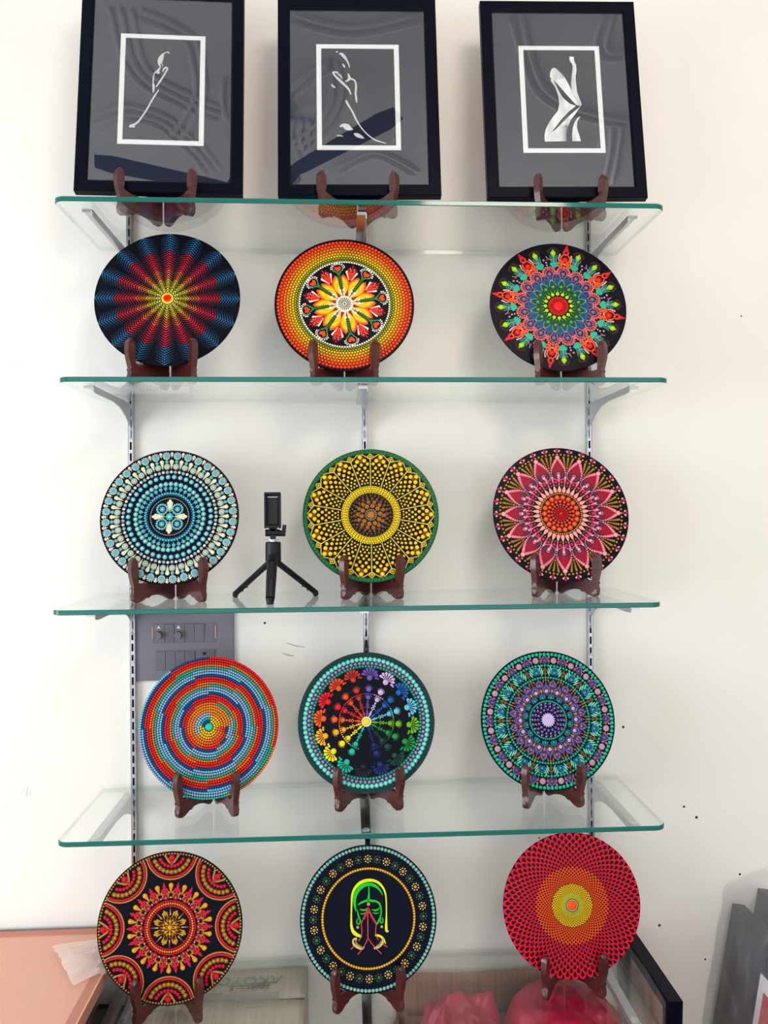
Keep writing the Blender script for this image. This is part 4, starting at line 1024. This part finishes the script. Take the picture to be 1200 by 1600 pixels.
add_box(bm, (0, .006, .192), (.034, .006, .072)); add_box(bm, (-.0152, -.004, .192), (.0042, .016, .076)); add_box(bm, (.0152, -.004, .192), (.0042, .016, .076)); add_box(bm, (0, -.004, .228), (.034, .018, .0055)); add_box(bm, (0, -.004, .158), (.034, .018, .0055))
bmesh.ops.bevel(bm, geom=bm.edges[:], offset=.0008, segments=1, affect='EDGES')
cl = link('phone_clamp', bmm('phone_clamp', bm, M_BLK), tr)
link('clamp_pad', boxm('clamp_pad', (0, .0015, .1905), (.021, .004, .058), M_BLK2, .001), cl)
link('light_strip', boxm('light_strip', (0, -.001, .2205), (.021, .005, .0018), M_STEEL2), cl)

# ------------------------------------------------------------------ clear box on the second shelf
cb = thing('clear_plastic_box', 'long low clear plastic box with a white strip, behind the wavy ray plate', 'box', (-.492, -.052, SH[1][0]))
bm = bmesh.new(); hw_, hd_, hh_, tt = .103, .020, .058, .0012
for c, s in (((0, -hd_, hh_/2), (2*hw_, tt, hh_)), ((0, hd_, hh_/2), (2*hw_, tt, hh_)), ((-hw_, 0, hh_/2), (tt, 2*hd_, hh_)), ((hw_, 0, hh_/2), (tt, 2*hd_, hh_)), ((0, 0, tt/2), (2*hw_, 2*hd_, tt))): add_box(bm, c, s)
link('clear_body', bmm('clear_body', bm, M_PADC), cb)
link('white_strip', boxm('white_strip', (.004, -hd_-.001, .010), (.19, .0008, .016), M_PAPER), cb)
bm = bmesh.new()
for k in range(9): add_box(bm, (-.01+.0075*k, -hd_-.0016, .011), (.0014, .0004, .005))
link('printed_ticks', bmm('printed_ticks', bm, M_GREY), cb)

# ------------------------------------------------------------------ switch plate
sw = thing('switch_plate', 'grey wall switch plate with two rows of modules, under the third shelf', 'switch plate', (-.4215, 0, 1.234))
link('cover', boxm('cover', (0, -.004, 0), (.230, .008, .160), M_GREY, .002), sw)
def module(x0, x1, z0, z1, nm='rocker_switch', d=.004, rot=0.0, m=None):
    return link(nm, boxm(nm, ((x0+x1)/2, -.008-d/2+.001, (z0+z1)/2), (x1-x0-.0008, d, z1-z0-.001), m or M_GREY2, .0008, Matrix.Rotation(rot, 3, 'X') if rot else None), sw)
X = lambda px: (px-287)*.00149; Zp = lambda py: (1010-py)*.00151
link('upper_surround', boxm('upper_surround', (X(286.5), -.0082, Zp(989)), (X(336)-X(237), .001, .047), M_GREY2), sw)
link('lower_surround', boxm('lower_surround', (X(288), -.0082, Zp(1030)), (X(336)-X(240), .001, .047), M_GREY2), sw)
for px in (237, 335.5): link('pink_edge', boxm('pink_edge', (X(px), -.009, Zp(988)), (.0035, .002, .03), M_PINK, .0009), sw)
for a, b, nm in ((241, 256, 'regulator'), (256, 271, 'rocker_switch'), (271.5, 287, 'regulator'), (287, 302.5, 'rocker_switch'), (302.5, 318, 'rocker_switch'), (318, 333, 'blank_module')):
    o = module(X(a), X(b), Zp(1004), Zp(974.5), nm if nm != 'regulator' else 'regulator', .004 if nm != 'blank_module' else .0022, .06 if nm == 'rocker_switch' else 0)
    if nm == 'regulator':
        bm = bmesh.new(); xx = X((a+b)/2-1.5); add_tube(bm, (xx, -.010, Zp(991.5)), (xx, -.024, Zp(991.5)), .0095, .0085, 24)
        kn = link('knob', bmm('knob', bm, M_GREY2), o)
        bm = bmesh.new()
        for k in range(3):
            g = 2*PI*k/3; add_tube(bm, (xx, -.0114, Zp(980)), (xx+.004*math.sin(g), -.0114, Zp(980)+.004*math.cos(g)), .0011, .0015, 6)
        link('fan_symbol', bmm('fan_symbol', bm, M_PAPER), o)
for a, b in ((242, 257), (257, 272.5), (272.5, 287.5), (287.5, 303)): module(X(a), X(b), Zp(1047), Zp(1017), 'rocker_switch', .004, .05)
o = module(X(304), X(334), Zp(1047), Zp(1016), 'socket_outlet', .003)
bm = bmesh.new()
for px, pz, rr in ((318, 1021.5, .0042), (311, 1036, .003), (326, 1036, .003)): add_tube(bm, (X(px), -.0100, Zp(pz)), (X(px), -.0104, Zp(pz)), rr, rr, 16)
link('socket_holes', bmm('socket_holes', bm, M_BLK2), o)

# ------------------------------------------------------------------ clutter under the lowest shelf
def carton(name, label, x0, x1, y0, y1, z1, m, open_top=False, z0=0.0):
    t = thing(name, label, 'box', ((x0+x1)/2, (y0+y1)/2, z0)); hx, hy, h = (x1-x0)/2, (y1-y0)/2, z1-z0; w_ = .004
    link('front_panel', boxm('front_panel', (0, -hy+w_/2, h/2), (2*hx, w_, h), m), t); link('back_panel', boxm('back_panel', (0, hy-w_/2, h/2), (2*hx, w_, h), m), t)
    for s in (-1, 1): link('side_panel', boxm('side_panel', (s*(hx-w_/2), 0, h/2), (w_, 2*hy-2*w_, h), m), t)
    link('bottom_panel', boxm('bottom_panel', (0, 0, .004), (2*hx-2*w_, 2*hy-2*w_, .004), m), t)
    return t, hx, hy, h
def wavy(nx, ny, f, m, name):
    V = []; F = []
    for j in range(ny+1):
        for i in range(nx+1): V.append(f(i/nx, j/ny))
    for j in range(ny):
        for i in range(nx): a = j*(nx+1)+i; F.append((a, a+1, a+nx+2, a+nx+1))
    return mesh(name, V, F, m, True)
# taped carton with upside-down print
cx0, cx1, cy0, cy1, cz = -.495, -.138, -.275, -.012, .470
t, hx, hy, h = carton('taped_carton', 'pale taped cardboard carton with green upside-down lettering, under the lowest shelf', cx0, cx1, cy0, cy1, cz-.006, M_CARD)
def flap(y0, y1, sag): return wavy(24, 4, lambda u, v: (-hx+2*hx*u, y0+(y1-y0)*v, h+.004+.0012*math.sin(u*9)-sag*math.sin(PI*u)*(1-v if sag > 0 else v)), M_CARD, 'top_flap')
for y0, y1, sg in ((.022, hy, .004), (-hy, .012, -.003)):
    o = link('top_flap', flap(y0, y1, sg), t); md = o.modifiers.new('thick', 'SOLIDIFY'); md.thickness = .004; md.offset = -1
link('tape_strip', wavy(24, 4, lambda u, v: (-hx+.01+(2*hx-.07)*u, -.012+.055*v, h+.0052+.0012*math.sin(u*9)-.002*math.sin(PI*v)), clear('packing_tape', (.8, .8, .8), .08, .25, body=.35, body_rgb=(170, 168, 168)), 'tape_strip'), t)
def word(txt, size, loc, m, par, name, rotz=PI, shear=0.0):
    cu = bpy.data.curves.new(name, 'FONT'); cu.body = txt; cu.size = size; cu.align_x = 'CENTER'; cu.align_y = 'CENTER'; cu.extrude = .0002; cu.shear = shear; cu.materials.append(m)
    o = bpy.data.objects.new(name, cu); C.objects.link(o)
    bpy.context.view_layer.update()
    me = bpy.data.meshes.new_from_object(o.evaluated_get(bpy.context.evaluated_depsgraph_get())); me.materials.clear(); me.materials.append(m)
    bpy.data.objects.remove(o)
    return link(name, me, par, loc, (0, 0, rotz))
ox, oy = (cx0+cx1)/2, (cy0+cy1)/2
word('AKOYOU', .042, (-.285-ox, -.056-oy, h+.0062), M_GREEN, t, 'green_lettering')
word('Lippan \u2014 6', .019, (-.265-ox, -.086-oy, h+.0062), M_INK, t, 'handwriting', PI+.05, .3)
word('Milli Rotary', .013, (-.235-ox, -.070-oy, h+.0064), M_INK, t, 'handwriting', PI+.12, .3)
bm = bmesh.new(); add_box(bm, (-.27-ox, -.0775-oy, h+.0062), (.10, .0012, .0004)); add_box(bm, (-.34-ox, -.103-oy, h+.0062), (.035, .0012, .0004)); link('underline', bmm('underline', bm, M_INK), t)
link('red_stamp', tubecurve('red_stamp', [(-.205-ox+.028*math.cos(a), -.235-oy+.018*math.sin(a), h+.006) for a in [k*PI/8 for k in range(17)]], .0008, M_REDINK), t)
# open brown carton and crimson cloth
t2, hx2, hy2, h2 = carton('open_carton', 'open brown cardboard carton stuffed with crimson cloth, under the lowest shelf', .07, .42, -.30, -.02, .36, M_CARD2)
link('back_flap', wavy(16, 4, lambda u, v: (-hx2+2*hx2*u, hy2-.003-.004*math.sin(PI*u), h2-.01+.105*v-.006*math.sin(PI*u)*v), M_CARD2, 'back_flap'), t2).modifiers.new('t', 'SOLIDIFY').thickness = .003
for s_ in (-1, 1): link('side_flap', boxm('side_flap', (s_*(hx2+.022), -.01, h2-.045), (.004, 2*hy2-.03, .10), M_CARD2, 0, Matrix.Rotation(-s_*.45, 3, 'Y')), t2)
def noisef(x, y, s):
    from mathutils import noise as N
    return N.noise(Vector((x*s, y*s, s*.37)))
def cloth(u, v, x0, x1, y0, y1, zc, amp, sd):
    x = x0+(x1-x0)*u; y = y0+(y1-y0)*v
    e = min(u, 1-u, v, 1-v)
    n = abs(noisef(x+sd, y*1.4, 11))*1.0+.5*abs(noisef(x-sd, y+sd, 23))
    return (x+.02*noisef(y+sd, x, 9), y+.015*noisef(x, y-sd, 8), zc+amp*(.9-n*1.4)-.09*(1-min(1, e*5))**2)
o = link('crimson_cloth', wavy(48, 36, lambda u, v: cloth(u, v, -.155, .05, -.125, .085, .405, .075, 3.1), M_CRIM, 'crimson_cloth'), None, (.255, -.16, 0))
tag(o, 'crumpled crimson cloth lying inside the open brown carton', 'cloth')
def bag(u, v):
    a = 2*PI*u
    if v < .3: k, zz = .55+.45*math.sin(v/.3*PI/2), .0+.035*(v/.3)
    else: t = (v-.3)/.7; k, zz = math.cos(t*PI/2)**.8, .035+.062*math.sin(t*PI/2)**.7
    f = 1+.13*noisef(math.cos(a)*1.6, math.sin(a)*1.6+v*.6, 1.7)+.05*math.sin(7*a+5*v)
    x, y = .125*k*f*math.cos(a), .115*k*f*math.sin(a)
    return (x, y, zz+(.022*(.35-abs(noisef(x+5, y*1.5, 14)))+.012*(.3-abs(noisef(x, y+3, 30))))*(1 if v > .3 else v/.3))
o = link('satin_bundle', wavy(56, 40, bag, M_CRIM, 'satin_bundle'), None, (.435, -.155, .363))
tag(o, 'bulging crimson satin bundle under the scarlet scale plate', 'bundle')
# frames lying and standing on the side of the switch plate
sup = carton('plain_carton', 'plain cardboard carton under the flat kraft-backed frame', -1.16, -.635, -.62, -.03, .545, M_CARD)[0]
link('lid', boxm('lid', (0, 0, .5435), (.525, .59, .003), M_CARD), sup)
kf = thing('kraft_backed_frame', 'large picture frame lying face down, showing its pinkish kraft back', 'frame', (-.859, -.316, .547))
bm = bmesh.new()
for c, s in (((0, .295, .016), (.60, .022, .031)), ((0, -.295, .016), (.60, .022, .031)), ((-.289, 0, .016), (.022, .57, .031)), ((.289, 0, .016), (.022, .57, .031))): add_box(bm, c, s)
link('frame', bmm('frame', bm, M_KRAFT2), kf)
link('back_board', boxm('back_board', (0, 0, .0265), (.557, .57, .003), M_KRAFT), kf)
link('pale_edge', boxm('pale_edge', (.2995, 0, .0305), (.0025, .60, .003), M_GOLD), kf)
link('dark_edge', boxm('dark_edge', (0, .3045, .029), (.60, .004, .008), M_GREY), kf)
link('hook', tubecurve('hook', [(.288, -.06, .034), (.283, -.055, .040), (.283, -.075, .041), (.292, -.078, .034)], .001, M_GOLD), kf)
# wrapped upright frames
def upframe(name, label, x, y0, y1, z1, tk, mface, film=True, tilt=0.0, z0=0.0, inner=None):
    """frame standing on edge at right angles to the wall, picture side facing -x."""
    t = thing(name, label, 'frame', (x, (y0+y1)/2, z0), (0, tilt, 0)); L = y1-y0; H = z1-z0; b = .028
    bm = bmesh.new()
    for c, s in (((0, 0, b/2), (tk, L, b)), ((0, 0, H-b/2), (tk, L, b)), ((0, L/2-b/2, H/2), (tk, b, H-2*b)), ((0, -L/2+b/2, H/2), (tk, b, H-2*b))): add_box(bm, c, s)
    link('frame', bmm('frame', bm, M_BLACKF), t)
    link('picture', boxm('picture', (.003, 0, H/2), (.004, L-2*b+.002, H-2*b+.002), mface), t)
    if inner: inner(t, L, H, b, tk)
    return t, L, H, b
upframe('standing_picture', 'narrow black frame standing on edge beside the kraft-backed frame', -.60, -.46, -.06, .43, .022, M_MAT)
upframe('standing_picture', 'second black frame on edge, just behind the red and gold half-moon plate', -.555, -.46, -.06, .425, .03, M_BLACKF)
def film(name, label, f, nx=30, ny=24, m=None):
    o = link(name, wavy(nx, ny, f, m or M_PLASTIC, name)); tag(o, label, 'plastic sheet'); return o
def filmA(u, v):
    # crumpled sheet lying over the corner of the flat frame
    A, B, Cc, D = Vector((-.70, -.10)), Vector((-.50, -.055)), Vector((-.535, -.185)), Vector((-.60, -.245))
    p = (A*(1-u)+B*u)*(1-v)+(D*(1-u)+Cc*u)*v
    n = noisef(p.x, p.y*3, 16)
    w_ = math.sin(26*(v+.25*u*u)+5*n)
    return (p.x+.004*n, p.y+.006*noisef(p.y, p.x, 14), .5885+.007*abs(n)+.0035*w_*(.3+u)+.010*math.sin(PI*min(1, u*1.6))*math.sin(PI*v)+(.0-.03*max(0, u-.6)))
film('plastic_wrap', 'crumpled cloudy plastic wrap on the corner of the kraft-backed frame', filmA, m=M_FOG)
def filmB(u, v):
    x = -.625+.115*u; y = -.10-.37*v
    return (x+.004*noisef(x, y, 20), y, .443-.05*max(0, u-.75)*4+.008*abs(noisef(x*2, y, 18))-(.10*(u-.9)*10 if u > .9 else 0))
film('plastic_wrap', 'clear plastic wrap over the two black frames standing on edge', filmB)

# frames on the other side
def inner1(t, L, H, b, tk):
    link('glass_pane', boxm('glass_pane', (-.004, 0, H/2), (.0015, L-2*b, H-2*b), M_PANE), t)
t, L, H, b = upframe('black_picture_frame', 'black frame with a painted tan reflection standing on edge below the scarlet scale plate', .612, -.295, -.012, .54, .030, M_TAN, tilt=.03, inner=inner1)
def filmC(u, v):
    y = -.305+.295*u; z = .545-.50*v
    return (.590+.03*z-.006*abs(noisef(y, z, 12)), y, z-.006*noisef(y*2, z, 9))
film('plastic_wrap', 'clear plastic wrap on the face of the black frame with a painted tan reflection', filmC)
TL = .25
def inner2(t, L, H, b, tk):
    link('white_mat', boxm('white_mat', (0, -.03, H*.5+.02), (.004, L-.20, H-.22), M_PAPER), t)
    link('red_print', boxm('red_print', (-.0022, -.03, H*.5+.015), (.003, L-.245, H-.27), M_RED), t)
    link('dark_shape', boxm('dark_shape', (-.004, -.09, H*.5-.02), (.002, .07, H-.40), M_BLACKF), t)
upframe('wrapped_picture', 'plastic-wrapped black frame with a red print, front of the leaning stack by the wall', .80, -.72, -.025, .60, .03, M_MAT, tilt=.17, inner=inner2)
upframe('wrapped_picture', 'plastic-wrapped black frame behind the red print in the leaning stack', .86, -.72, -.025, .635, .035, M_MAT, tilt=.17)
def filmD(u, v):
    y = -.74+.735*u; z = .66-.60*v
    x = .775+.17*z*1.0
    n = noisef(y*1.2, z*.6, 9); n2 = noisef(y+z, z-y, 15)
    top = max(0, .08-v)/.08
    return (x-.012*n-.01*abs(n2)+top*.09, y+.006*n, z+.02*n2*(1 if v < .2 else .3))
film('plastic_wrap', 'clear crinkled plastic bag around the leaning stack of wrapped frames', filmD, 48, 40, clear('crinkled_plastic_film', (0.93, 0.93, 0.94), 0.045, 0.07, body=0.09, body_rgb=(245, 245, 250), bump=(10, .6)))
